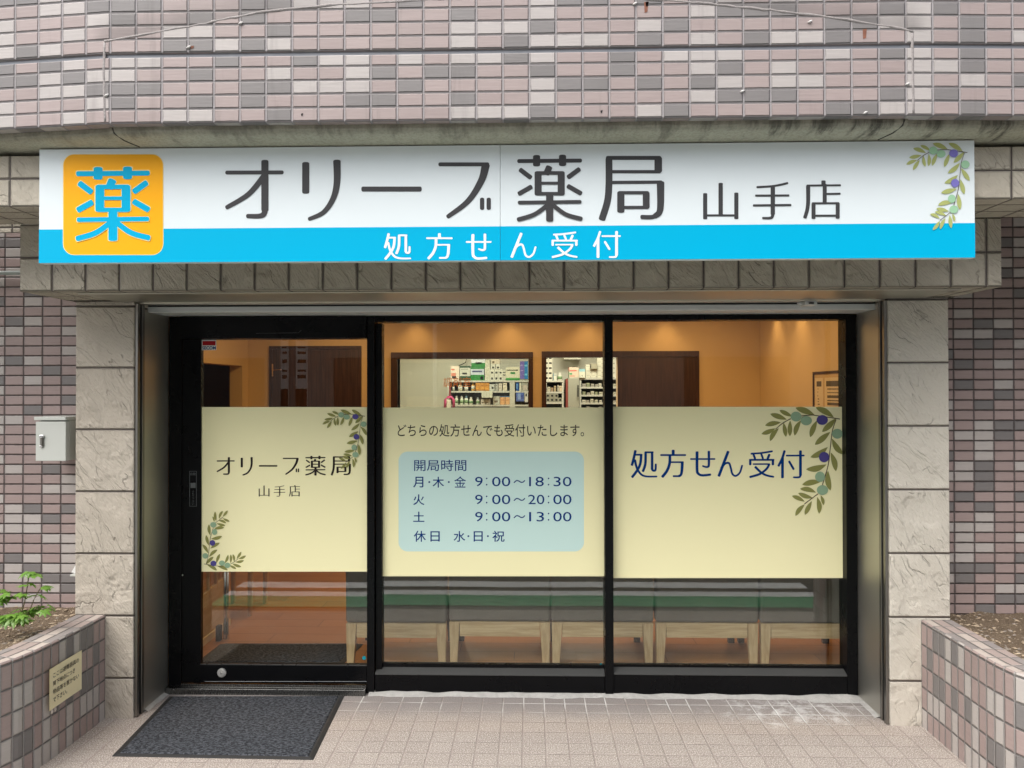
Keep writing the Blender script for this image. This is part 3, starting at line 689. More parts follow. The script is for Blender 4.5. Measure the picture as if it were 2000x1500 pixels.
# the door operator cover and its seam
fbox('door_header', X(355)+0.001, X(717.5)-0.001, Z(660), zl, y0=-0.03)
mb = MB(); mb.tube([P(500,651,-0.033), P(583,650,-0.033), P(588,645,-0.033)], 0.0012, 6); mb.build('sensor_seam', plain('dull_black', (0.03,0.03,0.032), 0.4), B)
windows = []
for (a, b, c0, c1, top, bot) in ((745, 1180.5, 737, 1181, 630, 1303), (1197, 1651, 1197, 1650, 626, 1305)):
    wdw = MB(); wx0, wx1 = X(a if a > 1000 else 733)+0.0015, X(b)-0.0015
    zbar0 = Z(1318, (a+b)/2); wdw.box(wx0, wx1, f0+0.002, f1-0.004, zbot, zbar0)
    wo = wdw.build('window', M['frame'], B, bevel=0.002)
    m_ = MB(); m_.prism([(f0-0.004, zbar0+0.001), (f0-0.004, zbar0+0.006), (0.032, zbar0+0.026), (0.06, zbar0+0.026), (0.06, zbar0+0.001)], 'x', wx0, wx1)
    m_.build('window_sill', plain('sill_metal', (0.055,0.056,0.055), 0.45, 0.0, 0.3, var=0.02), wo, bevel=0.001)
    m_ = MB(); m_.box(wx0, wx1, 0.030, 0.062, zbar0+0.0265, Z(bot-1, (a+b)/2)); m_.build('glazing_bead', M['frame'], wo)
    m_ = MB(); m_.box(X(a)-0.01, X(b)+0.006, 0.040, 0.050, zbar0+0.02, Z(top)+0.02)
    m_.build('pane', M['glass'], wo)
    windows.append(wo)
# sliding door
D = MB(); dx0, dx1 = X(356), X(717)-0.001
gx0, gx1, gzt, gzb = X(392), X(717), Z(662, 550), Z(1298, 550)
zdb = Z(1335, 550)
D.box(dx0, gx0, 0.0, 0.035, zdb, Z(660.5)); D.box(gx0, dx1, 0.0, 0.035, zdb, gzb)
door = D.build('door', M['frame'], B, bevel=0.003)
m_ = MB(); m_.box(gx0-0.005, dx1, 0.012, 0.020, gzb-0.005, gzt+0.01); m_.build('pane', M['glass'], door)
m_ = MB(); m_.box(gx0, dx1, -0.002, 0.006, gzb-0.004, gzb+0.001); m_.build('glazing_bead', plain('bead_metal', (0.09,0.092,0.092), 0.3, 0.6), door)
c = P(433, 1314, -0.004); m_ = MB()
def disc(mb, c, r, y0, y1, n=24, mi=0):
    ring = lambda rr, y: [(c.x+rr*math.cos(2*math.pi*k/n), y, c.z+rr*math.sin(2*math.pi*k/n)) for k in range(n)]
    a, b = ring(r, y0), ring(r, y1)
    for k in range(n): mb.face([a[k], a[(k+1)%n], b[(k+1)%n], b[k]], None, mi)
    mb.face(list(reversed(a)) if y0 > y1 else a, None, mi)
disc(m_, c, 0.0235, -0.006, 0.001); disc(m_, c, 0.017, -0.010, -0.005); disc(m_, c, 0.006, -0.013, -0.009, 12)
m_.box(c.x-0.0012, c.x+0.0012, -0.0136, -0.0131, c.z-0.004, c.z+0.004, 1)
m_.build('lock', [plain('satin_nickel', (0.62,0.62,0.60), 0.38, 0.6), M['rubber']], door)
m_ = MB(); m_.tube([P(400,1331,-0.002), P(716,1331,-0.002)], 0.0015, 6); m_.build('bottom_trim', plain('trim_metal', (0.07,0.075,0.08), 0.3, 0.6), door)
c = P(357, 1123, -0.004); m_ = MB(); disc(m_, c, 0.004, -0.006, 0.0, 12); m_.build('screw', M['chrome'], B)
# threshold
zth = 0.035
m_ = MB(); m_.prism([(-0.045, 0.001), (-0.04, 0.030), (0.0, zth), (0.10, zth), (0.10, 0.001)], 'x', X(330), X(717)-0.001)
m_.box(X(356), X(717)-0.002, -0.012, -0.003, zth+0.0005, zth+0.008)
m_.build('threshold', steel('threshold_steel', (0.20,0.20,0.195), 0.22), B, bevel=0.001)
for px in (340, 540, 712):
    m_ = MB(); disc(m_, P(px, 1346, -0.046), 0.003, -0.05, -0.043, 10); m_.build('screw', M['chrome'], B)
# rough mortar fillet along the foot of the frame
m_ = MB(); N_ = 90
rows = []
for i in range(N_+1):
    x = X(722) + (XR - X(722))*i/N_
    e = 0.035 + 0.02*mnoise.noise((x*4, 1, 0)) + 0.012*mnoise.noise((x*17, 4, 0))
    h = 0.010 + 0.007*mnoise.noise((x*9, 7, 0)) + (0.010*max(0, mnoise.noise((x*2.2, 11, 0))))
    if x > X(1570): e += 0.03
    rows.append([(x, f0+0.01, max(0.005, h)+0.004), (x, f0-0.012, max(0.004, h)), (x, f0-max(0.015, e), 0.0012)])
for a, b in zip(rows, rows[1:]):
    for k in range(2): m_.face([a[k], a[k+1], b[k+1], b[k]])
for s, xe in ((-1, XL), (1, XR)):
    r2 = []
    for i in range(24):
        y = -0.25 + 0.25*i/23; e = 0.022 + 0.012*mnoise.noise((y*14, 3+s, 0))
        r2.append([(xe + s*0.006, y, 0.012), (xe - s*max(0.008, e), y, 0.0014)])
    for a, b in zip(r2, r2[1:]): m_.face([a[0], a[1], b[1], b[0]])
m_.build('mortar_fillet', plain('mortar', (0.44,0.43,0.41), 0.9, var=0.3, scale=30, bump=0.004, bscale=140), B, smooth=True, merge=True)

# ================================================================== shop sign
YSG = -1.035
def quad_px(mb, x0, y0, x1, y1, y, mi=0): flat(mb, [(x0,y0),(x1,y0),(x1,y1),(x0,y1)], y, mi)
sc = P(990, 400, YSG)
SG = thing('shop_sign', 'long white and blue pharmacy sign with orange logo square under the tiled wall', 'shop sign', tuple(sc))
a = P(76, 513.5, YSG); b = P(1903, 274, YSG); sz0 = (P(76,514,YSG).z + P(1905,503.5,YSG).z)/2; sz1 = (P(80,292,YSG).z + P(1900,274,YSG).z)/2
sxm = P(977, 400, YSG).x
mb = MB(); mb.box(a.x, sxm-0.0006, YSG, YSG+0.034, sz0, sz1); mb.box(sxm+0.0006, b.x, YSG, YSG+0.034, sz0, sz1)
mb.build('panel', M['sign_white'], SG, bevel=0.001)
zband = (P(76,448,YSG).z + P(1905,436,YSG).z)/2
mb = MB(); 
for x0_, x1_ in ((a.x, sxm-0.0006), (sxm+0.0006, b.x)):
    mb.face([(x0_,YSG-0.0006,sz0+0.0005),(x1_,YSG-0.0006,sz0+0.0005),(x1_,YSG-0.0006,zband),(x0_,YSG-0.0006,zband)])
mb.build('blue_band', M['sign_blue'], SG)
y1 = YSG - 0.0012
mb = MB(); flat(mb, rrect(124,302,318,497,21), y1); flat(mb, rrect(122.8,300.8,319.2,498.2,22), y1+0.0003, 1)
logo = mb.build('logo_square', [M['sign_orange'], M['sign_outline']], SG)
mb = MB(); put_glyph(mb, '薬', (147,323,294,471), y1-0.001, 1.12)
for f in (0,):
    o = mb.build('logo_character', M['sign_blue'], logo, merge=False)
mb = MB(); put_glyph(mb, '薬', (145.8,321.8,295.2,472.2), y1-0.0003, 1.3)
mb.build('logo_character_outline', M['sign_outline'], logo, merge=False)
mb = MB()
C1 = lambda x0,y0,x1,y1: (x0*0.35, y0*0.35, x1*0.35, y1*0.35)
C2 = lambda x0,y0,x1,y1: (650+x0*0.35, y0*0.35, 650+x1*0.35, y1*0.35)
for ch, bx in (('オ', C1(1253,884,1582,1220)), ('リ', C1(1686,884,1902,1233)), ('ー', C2(157,1040,498,1070)), ('ブ', C2(588,903,884,1220)), ('薬', C2(1025,857,1395,1238)), ('局', C2(1485,869,1852,1234))):
    put_glyph(mb, ch, bx, y1)
mb.build('name_lettering', M['sign_grey'], SG, merge=False)
mb = MB()
C7 = lambda x0,y0,x1,y1: (1360+x0*0.15, 330+y0*0.15, 1360+x1*0.15, 330+y1*0.15)
for ch, bx in (('山', C7(88,173,549,662)), ('手', C7(733,168,1243,656)), ('店', C7(1392,138,1888,656))): put_glyph(mb, ch, bx, y1)
mb.build('branch_lettering', M['sign_grey'], SG, merge=False)
mb = MB()
for ch, bx in (('処', C2(285,1300,438,1449)), ('方', C2(520,1300,669,1448)), ('せ', C2(742,1302,886,1448)), ('ん', C2(990,1298,1137,1440)), ('受', C2(1218,1292,1368,1441)), ('付', C2(1452,1288,1609,1440))):
    put_glyph(mb, ch, bx, y1)
mb.build('band_lettering', M['white'], SG, merge=False)
branch((1680+540/6, 270+58/6, 1680+1285/6, 270+1075/6), y1, [M['leaf_print_sign'], M['olive_green_sign'], M['olive_purple_sign'], M['twig']], SG)
for x_ in (a.x+0.3, sxm, b.x-0.3):
    mb = MB(); mb.box(x_-0.02, x_+0.02, YSG+0.034, YB-0.0005, sz1-0.12, sz1-0.04); mb.build('bracket', M['steel_dark'], SG)

# ================================================================== printed films on the glass
def film(name, label, box, y):
    x0,y0,x1,y1 = box
    o = thing(name, label, 'window sign', tuple(P((x0+x1)/2, y1, y)))
    m_ = MB(); flat(m_, [(x0,y0),(x1,y0),(x1,y1),(x0,y1)], y)
    m_.build('film', M['film'], o); return o
yd = 0.0108
fd = film('window_film', 'cream film on the sliding door with shop name and two olive twigs', (392,795,717.5,1116.5), yd)
q = lambda x0,y0,x1,y1: (380+x0/4.286, 780+y0/4.286, 380+x1/4.286, 780+y1/4.286)
mb = MB()
for ch, bx in (('オ', q(184,480,335,632)), ('リ', q(386,480,488,638)), ('ー', q(538,550,694,564)), ('ブ', q(738,488,876,632)), ('薬', q(926,470,1098,638)), ('局', q(1140,477,1310,638))): put_glyph(mb, ch, bx, yd-0.0006)
mb.build('name_lettering', M['brown'], fd, merge=False)
mb = MB()
for ch, bx in (('山', q(536,720,628,814)), ('手', q(662,720,760,814)), ('店', q(790,716,884,814))): put_glyph(mb, ch, bx, yd-0.0006, 0.85)
mb.build('branch_lettering', M['brown'], fd, merge=False)
omats = [M['leaf_print'], M['olive_green'], M['olive_purple'], M['twig']]
branch(q(1070,88,1440,580), yd-0.003, omats, fd)
branch(q(65,930,430,1432), yd-0.0006, omats, fd, flip=True)
yw = 0.0385
fw = film('window_film', 'cream film on the middle window with pale blue opening hours panel', (737,796,1181,1125.5), yw)
q = lambda x0,y0,x1,y1: (730+x0/4.285, 780+y0/4.285, 730+x1/4.285, 780+y1/4.285)
mb = MB(); flat(mb, rrect(778.5,882,1140.5,1077,18), yw-0.0004); mb.build('hours_panel', M['film_blue'], fw)
text_mesh('どちらの処方せんでも受付いたします。', 'slogan_lettering', M['brown'], fw, q(200,208,1760,312), yw-0.0005, fatter=0.004)
ty = yw-0.0009
FW = 0.004
for t, bx in (('開局時間', (338,505,775,600)), ('月', (330,648,415,738)), ('木', (492,648,588,738)), ('金', (674,645,772,738)), ('火', (330,795,424,885)), ('土', (330,940,424,1025)), ('休', (335,1100,436,1192)), ('日', (474,1104,552,1190)), ('水', (668,1102,766,1192)), ('日', (836,1104,912,1190)), ('祝', (993,1100,1095,1192)),
              ('9', (848,648,912,728)), ('00', (990,648,1143,728)), ('18', (1300,648,1423,728)), ('30', (1505,648,1655,728)),
              ('9', (848,798,912,878)), ('00', (990,798,1143,878)), ('20', (1292,798,1428,878)), ('00', (1502,798,1655,878)),
              ('9', (848,942,912,1022)), ('00', (990,942,1143,1022)), ('13', (1300,942,1425,1022)), ('00', (1502,942,1655,1022))):
    text_mesh(t, 'hours_lettering', M['navy'], fw, q(*bx), ty, fatter=(0.004 if t in ('開局時間','金') else 0.009) if t[0] not in '0123456789' else 0.0)
for (x, y) in ((465,692),(628,692),(792,1145),(955,1145)):
    mb = MB(); flat(mb, [ (730+(x+i)/4.285, 780+(y+j)/4.285) for i,j in ((-7,-7),(7,-7),(7,7),(-7,7))], ty); mb.build('hours_dot', M['navy'], fw)
for yy in (688, 838, 982):
    for x in (945, 1463):
        mb = MB()
        for d_ in (-26, 26): flat(mb, [(730+(x+6.5*math.cos(k*R(30)))/4.285, 780+(yy+d_+6.5*math.sin(k*R(30)))/4.285) for k in range(12)], ty)
        mb.build('hours_colon', M['navy'], fw)
    mb = MB(); pts = [(1175,yy+8),(1195,yy-8),(1215,yy-4),(1232,yy+6),(1250,yy+4),(1263,yy-8)]
    for poly in stroke_poly([(730+x/4.285, 780+y/4.285) for x,y in pts], 9/4.285, capr=0.8): flat(mb, poly, ty)
    mb.build('hours_dash', M['navy'], fw)
fr_ = film('window_film', 'cream film on the right window with blue lettering and one olive branch', (1197.5,794.5,1650.5,1129), yw)
q = lambda x0,y0,x1,y1: (1220+x0/5.556, 860+y0/5.556, 1220+x1/5.556, 860+y1/5.556)
mb = MB()
for ch in '処方せん受付': put_glyph(mb, ch, q(*G[ch][0]), yw-0.0006)
mb.build('blue_lettering', M['navy'], fr_, merge=False)
branch((1190+1238/4.1667, 780+65/4.1667, 1190+1902/4.1667, 780+948/4.1667), yw-0.0006, omats, fr_)
# small stickers
st = thing('security_sticker', 'small white security sticker with red bar and blue letters in the door corner', 'sticker', tuple(P(407,674,yd)))
mb = MB(); quad_px(mb, 394,664,422.5,684, yd-0.0004); quad_px(mb, 395.5,666,421,674.5, yd-0.0008, 1); mb.build('label_sheet', [M['white'], M['red']], st)
text_mesh('SECOM', 'lettering', M['navy'], st, (395,676.2,421.5,682.8), yd-0.0009, fatter=0.02)
st = thing('door_sticker', 'narrow dark push strip with tiny grey writing on the door stile', 'sticker', tuple(P(377,990,-0.001)))
mb = MB(); quad_px(mb, 370,920,384,989, -0.001); quad_px(mb, 372,943,382,953, -0.0016, 1)
for e in ((370,920,370.8,989),(383.2,920,384,989),(370,920,384,920.7),(370,988.3,384,989)): quad_px(mb, *e, -0.0016, 1)
mb.build('label_sheet', [M['frame'], M['dim_print']], st)
text_mesh('自動', 'lettering', M['dim_print'], st, (371.8,923,382.5,928.5), -0.0017)
for i, ch in enumerate('ふれて下さい'): text_mesh(ch, 'lettering', M['dim_print'], st, (375,957+i*5,379.2,961+i*5), -0.0017)
for (px, py, yy, lab) in ((711,1285,yd,'tiny blue dot sticker low in the corner of the door glass'), (1175,1299,0.039,'tiny blue ring sticker low in the corner of the middle window'), (1648,1305,0.039,'tiny blue ring sticker low in the corner of the right window')):
    c = P(px, py, yy); mb = MB(); n_ = 20
    for k in range(n_ - (4 if px > 1000 else 0)):
        a0, a1 = 2*math.pi*(k+5)/n_, 2*math.pi*(k+6)/n_; ri, ro = (0.004 if px > 1000 else 0.0), 0.0105
        mb.face([(c.x+ri*math.cos(a0), yy-0.0005, c.z+ri*math.sin(a0)), (c.x+ro*math.cos(a0), yy-0.0005, c.z+ro*math.sin(a0)), (c.x+ro*math.cos(a1), yy-0.0005, c.z+ro*math.sin(a1)), (c.x+ri*math.cos(a1), yy-0.0005, c.z+ri*math.sin(a1))])
    tag(mb.build('glass_sticker', M['cyan']), lab, 'sticker')

# ================================================================== planters
ZP = 0.505
def planter_path(px_list):
    out = []
    for px, py in px_list:
        p = PZ(px, py, ZP); out.append((p.x, p.y))
    return out
Lp = [(-2.062, YP+0.0), (-2.061, -0.45), (-2.062, -0.57), (-2.064, -0.70), (-2.072, -0.82), (-2.088, -0.91), (-2.112, -0.98), (-2.155, -1.06), (-2.22, -1.13), (-2.32, -1.19), (-2.46, -1.23), (-2.65, -1.245), (-4.6, -1.25)]
pp = PZ(203, 1202, ZP); dx = pp.x - (-2.062)
Lp = [(x+dx, y) for x, y in Lp]
pr = PZ(1797, 1209, ZP); Rp = [(1.856,YP), (1.855,-0.56), (1.853,-0.76), (1.857,-0.90), (1.872,-0.985), (1.892,-1.03), (1.925,-1.085), (1.98,-1.14), (2.06,-1.19), (2.2,-1.23), (2.45,-1.245), (4.6,-1.25)]
dx = pr.x - 1.856; Rp = [(x+dx, y) for x, y in Rp]
vt = [(c, w_) for c, w_ in PAL]
M['planter'] = tiles('planter_tiles', 0.0505, 0.1005, 0.0, ZP-0.115, PAL, (0.30,0.28,0.27), 0.006, 0.45)
M['coping'] = tiles('planter_coping_tiles', 0.0995, 0.0505, 0.0, 0.0, [((0.36,0.29,0.265),0.45),((0.44,0.38,0.34),0.35),((0.24,0.215,0.205),0.2)], (0.34,0.31,0.29), 0.006, 0.5)
def soil_mat():
    n = NT('dry_soil'); p = n.pos(); f = n.noise(p, 14, 5, 0.7); g = n.noise(p, 150, 3, 0.75)
    c = n.mix(f, (0.11,0.08,0.055), (0.26,0.195,0.135)); c = n.mix(n.mr(g, 0.56, 0.68), c, (0.42,0.34,0.25)); c = n.mix(n.mr(g, 0.42, 0.3), c, (0.02,0.015,0.011))
    n.bump(g, 0.01); return n.set(c, 0.95, 0.0, 0.15)
M['soil'] = soil_mat()
M['chip'] = plain('wood_chip', (0.42,0.33,0.23), 0.85, var=0.45, scale=30)
M['pebble'] = plain('pebble', (0.27,0.23,0.19), 0.8, var=0.5, scale=18)
def planter(path, sgn, lab, xin):
    o = thing('planter', lab, 'planter', (path[2][0], path[2][1], 0), 'tiled planters beside the entrance')
    dense = []
    for i in range(len(path)-1):
        for k in range(6 if math.dist(path[i], path[i+1]) < 0.5 else 20):
            n_ = 6 if math.dist(path[i], path[i+1]) < 0.5 else 20
            t = k/n_; dense.append((path[i][0]*(1-t)+path[i+1][0]*t, path[i][1]*(1-t)+path[i+1][1]*t))
    dense.append(path[-1]); path = dense
    us = [0.0]
    for p, q_ in zip(path, path[1:]): us.append(us[-1]+math.dist(p, q_))
    nrm = []
    for i in range(len(path)):
        a_, b_ = path[max(0,i-1)], path[min(len(path)-1,i+1)]
        d = Vector((b_[0]-a_[0], b_[1]-a_[1])).normalized(); nn = Vector((-d.y, d.x)) if sgn > 0 else Vector((d.y, -d.x))
        nrm.append(nn)
    W = 0.140; inn = [(p[0]+k.x*W, p[1]+k.y*W) for p, k in zip(path, nrm)]
    m_ = MB(); r = 0.006
    for i in range(len(path)-1):
        p, q_ = path[i], path[i+1]; a_, b_ = inn[i], inn[i+1]; u0, u1 = us[i], us[i+1]
        f = [(p[0],p[1],0.0),(q_[0],q_[1],0.0),(q_[0],q_[1],ZP-r),(p[0],p[1],ZP-r)]
        uv = [(u0,0.0),(u1,0.0),(u1,ZP-r),(u0,ZP-r)]
        pr_, qr_ = (p[0]+nrm[i].x*r, p[1]+nrm[i].y*r), (q_[0]+nrm[i+1].x*r, q_[1]+nrm[i+1].y*r)
        cv = [(p[0],p[1],ZP-r),(q_[0],q_[1],ZP-r),(qr_[0],qr_[1],ZP),(pr_[0],pr_[1],ZP)]
        tp = [(pr_[0],pr_[1],ZP),(qr_[0],qr_[1],ZP),(b_[0],b_[1],ZP),(a_[0],a_[1],ZP)]
        tuv = [(u0,0.012),(u1,0.012),(u1,W),(u0,W)]
        ins = [(a_[0],a_[1],ZP),(b_[0],b_[1],ZP),(b_[0],b_[1],ZP-0.2),(a_[0],a_[1],ZP-0.2)]
        if sgn < 0:
            for l in (f, uv, cv, tp, tuv, ins): l.reverse()
        m_.face(f, uv, 0); m_.face(cv, [(k[0], ZP-0.02) for k in (uv if sgn>0 else uv)], 0); m_.face(tp, tuv, 1); m_.face(ins, uv, 0)
    wl = m_.build('planter_wall', [M['planter'], M['coping']], o)
    # soil sheet, uneven
    m_ = MB(); n1, n2 = 46, 26
    xs0 = path[0][0]+ (0.0)
    g = []
    for i in range(n1+1):
        col = []
        for j in range(n2+1):
            y = YW+0.004 + (-1.20-YW)*j/n2
            # inner edge x at this y
            xe = None
            for (a_, b_) in zip(inn, inn[1:]):
                if (a_[1]-y)*(b_[1]-y) <= 0 and abs(a_[1]-b_[1]) > 1e-7:
                    t = (a_[1]-y)/(a_[1]-b_[1]); xe = a_[0]+(b_[0]-a_[0])*t; break
            if xe is None: xe = inn[0][0] if y > -0.5 else inn[-1][0]*0.8
            if y > YP: xe = xin
            x = xe + (sgn*4.4 - xe)*(i/n1)**1.8
            h = ZP - 0.035 + 0.016*mnoise.noise((x*9, y*9, sgn)) + 0.012*mnoise.noise((x*26, y*26, sgn)) + 0.02*max(0, (y+0.55))*1.2
            col.append((x, y, h))
        g.append(col)
    for i in range(n1):
        for j in range(n2):
            f = [g[i][j], g[i][j+1], g[i+1][j+1], g[i+1][j]]
            if sgn < 0: f.reverse()
            m_.face(f)
    m_.build('soil', M['soil'], o, smooth=True)
    # wood chips and pebbles strewn over the soil
    m_ = MB(); rnd = random.Random(3+sgn)
    for k in range(1500):
        i = rnd.random()**1.3*n1*0.62; j = rnd.random()*n2
        ii, jj = min(int(i), n1-1), min(int(j), n2-1); ti, tj = i-ii, j-jj
        c = [g[ii][jj][d]*(1-ti)*(1-tj)+g[ii+1][jj][d]*ti*(1-tj)+g[ii][jj+1][d]*(1-ti)*tj+g[ii+1][jj+1][d]*ti*tj for d in range(3)]
        s = 0.002 + 0.0075*rnd.random()**2.5; an = rnd.random()*6.28; el = 1+rnd.random()*1.6; pts = []
        ca, sa = math.cos(an), math.sin(an); mi = 0 if rnd.random() < 0.7 else 1
        tl = rnd.uniform(-0.5, 0.5)
        for (ax, ay, az) in ((el,0,0),(0,1,0.2),(-el,0,0.1),(0,-1,-0.1),(0.1,0.1,0.9),(0,0,-0.8)):
            pts.append((c[0]+s*(ax*ca-ay*sa), c[1]+s*(ax*sa+ay*ca), c[2]+0.002+s*0.7*(az+tl*ax*0.5)))
        for a_, b_ in ((0,1),(1,2),(2,3),(3,0)):
            m_.face([pts[a_], pts[b_], pts[4]], None, mi); m_.face([pts[b_], pts[a_], pts[5]], None, mi)
    tag(m_.build('gravel', [M['chip'], M['pebble']], o, merge=False), kind='stuff')
    return o
PLl = planter(Lp, -1, 'curved tiled planter holding a green seedling and a yellow notice', px0-0.0)
PLr = planter(Rp, 1, 'curved tiled planter of bare dry soil beside the pale pillar', qx1+0.0)

# ------------------------------------------------------------------ seedlings
def leaf_mat():
    n = NT('maple_leaf'); p = n.pos(); f = n.noise(p, 22, 3)
    n.t.nodes.remove(n.bsdf)
    c = n.mix(f, (0.11,0.27,0.035), (0.27,0.46,0.08))
    d = n.n('ShaderNodeBsdfDiffuse'); t = n.n('ShaderNodeBsdfTranslucent'); gl = n.n('ShaderNodeBsdfGlossy'); gl.inputs['Roughness'].default_value = 0.4
    n.link(c, d.inputs[0]); n.link(c, t.inputs[0])
    a = n.n('ShaderNodeMixShader'); a.inputs[0].default_value = 0.35; n.link(d.outputs[0], a.inputs[1]); n.link(t.outputs[0], a.inputs[2])
    b = n.n('ShaderNodeMixShader'); b.inputs[0].default_value = 0.06; n.link(a.outputs[0], b.inputs[1]); n.link(gl.outputs[0], b.inputs[2])
    n.link(b.outputs[0], n.out.inputs[0]); return n.mat
M['leaf'] = leaf_mat(); M['stem'] = plain('green_stem', (0.10,0.085,0.04), 0.6, var=0.4, scale=30)
def maple(mb, c, size, az, droop, rnd):
    """one palmate leaf of seven pointed lobes, drooping from its stalk"""
    c = Vector(c); out = Vector((math.cos(az), math.sin(az), 0)); side = Vector((-out.y, out.x, 0)); up = Vector((0,0,1))
    fwd = (out*math.cos(droop) - up*math.sin(droop)).normalized(); nor = (up*math.cos(droop) + out*math.sin(droop))
    for ang, ln in ((0,1.0),(38,0.92),(-38,0.92),(78,0.72),(-78,0.72),(118,0.42),(-118,0.42)):
        d = fwd*math.cos(R(ang)) + side*math.sin(R(ang)); pe = nor.cross(d)
        L = 1.25*size*ln*rnd.uniform(0.9,1.1); wd = L*0.20; sag = nor*(-0.18*L)
        p0, p1, p2, p3 = c, c+d*L*0.38, c+d*L*0.7+sag*0.4, c+d*L+sag
        rid = nor*0.02*L
        l1, r1, l2, r2 = p1+pe*wd, p1-pe*wd, p2+pe*wd*0.72, p2-pe*wd*0.72
        for f in ([p0, p1+rid, l1], [p0, r1, p1+rid], [p1+rid, p2+rid, l2, l1], [p2+rid, p1+rid, r1, r2], [p2+rid, p3, l2], [p3, p2+rid, r2]): mb.face(f)
def seedling(label, stems, base, seed, lowleaves):
    rnd = random.Random(seed)
    o = thing('maple_seedling', label, 'plant', base)
    sm, lm = MB(), MB()
    for pts, leaves in stems:
        sm.tube(catmull3(pts), [0.0028]*3 + [0.002]*30 if False else 0.0022, 6)
        for (p, size, n_) in leaves:
            for k in range(n_):
                az = rnd.uniform(0, 6.28); q_ = Vector(p) + Vector((math.cos(az), math.sin(az), 0.25))*size*0.5
                sm.tube([p, q_], 0.0009, 5); maple(lm, q_, size*rnd.uniform(0.75,1.15), az, rnd.uniform(-0.1,0.75), rnd)
    for (p, size, n_) in lowleaves:
        for k in range(n_):
            az = rnd.uniform(0, 6.28); q_ = Vector(p)+Vector((math.cos(az)*size*0.7, math.sin(az)*size*0.6, rnd.uniform(-0.01,0.02)))
            sm.tube([p, q_], 0.0009, 5); maple(lm, q_, size*rnd.uniform(0.7,1.15), az, rnd.uniform(-0.1,0.8), rnd)
    sm.build('stem', M['stem'], o, smooth=True); lm.build('foliage', M['leaf'], o, merge=False); return o
def catmull3(pts, n=5):
    pts = [Vector(p) for p in pts]
    if len(pts) < 3: return pts
    out = []
    for i in range(len(pts)-1):
        p0, p1, p2, p3 = pts[max(i-1,0)], pts[i], pts[i+1], pts[min(i+2,len(pts)-1)]
        for k in range(n):
            t = k/n; out.append(0.5*((2*p1)+(p2-p0)*t+(2*p0-5*p1+4*p2-p3)*t*t+(3*p1-p0-3*p2+p3)*t**3))
    return out+[pts[-1]]
yp_ = -0.62
def V3(px, py, y=yp_): return tuple(P(px, py, y))
s1 = [V3(33,1222), V3(47,1180), V3(54,1140), V3(57,1118)]; s2 = [V3(38,1222), V3(56,1196), V3(66,1172), V3(78,1150)]
seedling('slender green maple seedling growing out of the planter soil by the tiled wall',
    [(s1, [(V3(58,1118), 0.030, 3), (V3(57,1123), 0.036, 3), (V3(53,1142), 0.030, 2), (V3(48,1160), 0.034, 2)]),
     (s2, [(V3(80,1148), 0.032, 3), (V3(70,1166), 0.036, 3)])], V3(35,1224), 5,
    [(V3(30,1200), 0.044, 11), (V3(48,1198), 0.042, 7), (V3(82,1192), 0.040, 6), (V3(25,1165), 0.038, 7), (V3(40,1214), 0.038, 8), (V3(18,1208), 0.038, 6)])
seedling('few low green leaves at the edge of the planter, beside the taller seedling',
    [([V3(-30,1215), V3(-18,1180), V3(-6,1158)], [(V3(-4,1156), 0.036, 4), (V3(-8,1172), 0.04, 4)])], V3(-30,1218), 9, [(V3(-8,1180), 0.04, 3)])

# ------------------------------------------------------------------ yellow notice on the planter
xn = Lp[2][0] + 0.004
nb, nt = PX(91,1388,xn), PX(157,1270,xn)
def NQ(px, py): return PX(px, py, xn)
tl, tr, br, bl = NQ(92.5,1305.5), NQ(157.3,1272), NQ(157,1348), NQ(91,1387)
zt_, zb_ = (tl.z+tr.z)/2, (bl.z+br.z)/2
y0_, y1_ = (tl.y+bl.y)/2, (tr.y+br.y)/2
nt_ = thing('notice_plate', 'yellow notice plate with four lines of black writing on the planter wall', 'sign', (xn, y0_, zb_))
mb = MB(); 
for i in range(8):
    t0_, t1_ = i/8, (i+1)/8; e = lambda t: 0.006 + 0.006*(1-t)**2
    ya_, yb2 = y0_+(y1_-y0_)*t0_, y0_+(y1_-y0_)*t1_
    xa_, xb_ = xn+e(t0_), xn+e(t1_)
    mb.face([(xa_,ya_,zb_),(xb_,yb2,zb_),(xb_,yb2,zt_),(xa_,ya_,zt_)]); mb.face([(xb_-0.002,yb2,zb_),(xa_-0.002,ya_,zb_),(xa_-0.002,ya_,zt_),(xb_-0.002,yb2,zt_)])
mb.build('plate', plain('yellow_plate', (0.92,0.82,0.54), 0.5, var=0.05), nt_)
hz = zt_-zb_; L_ = y1_-y0_
for i, (t, ln) in enumerate((('ここは避難器具の', 0.80), ('降下地点につき', 0.68), ('物品等を置かない', 0.80), ('で下さい。', 0.44))):
    zc = zt_ - hz*(0.19 + 0.20*i); hh = hz*0.125
    s_ = y0_ + L_*0.09
    text_mesh(t, 'lettering', M['black_print'], nt_, quad=((xn+0.0135, s_, zc-hh/2), (xn+0.0085, s_+L_*ln, zc-hh/2), (xn+0.0135, s_, zc+hh/2)), fatter=0.004)
for k in (0.10, 0.19):
    mb = MB(); mb.tube([(xn+0.004, y0_+L_*k, zb_+0.01), (xn+0.008, y0_+L_*k, zb_-0.012), (xn+0.006, y0_+L_*k-0.003, zb_-0.02)], [0.004,0.005,0.004], 8)
    mb.build('putty', M.setdefault('putty', plain('pale_putty', (0.55,0.47,0.42), 0.6)), nt_, smooth=True)

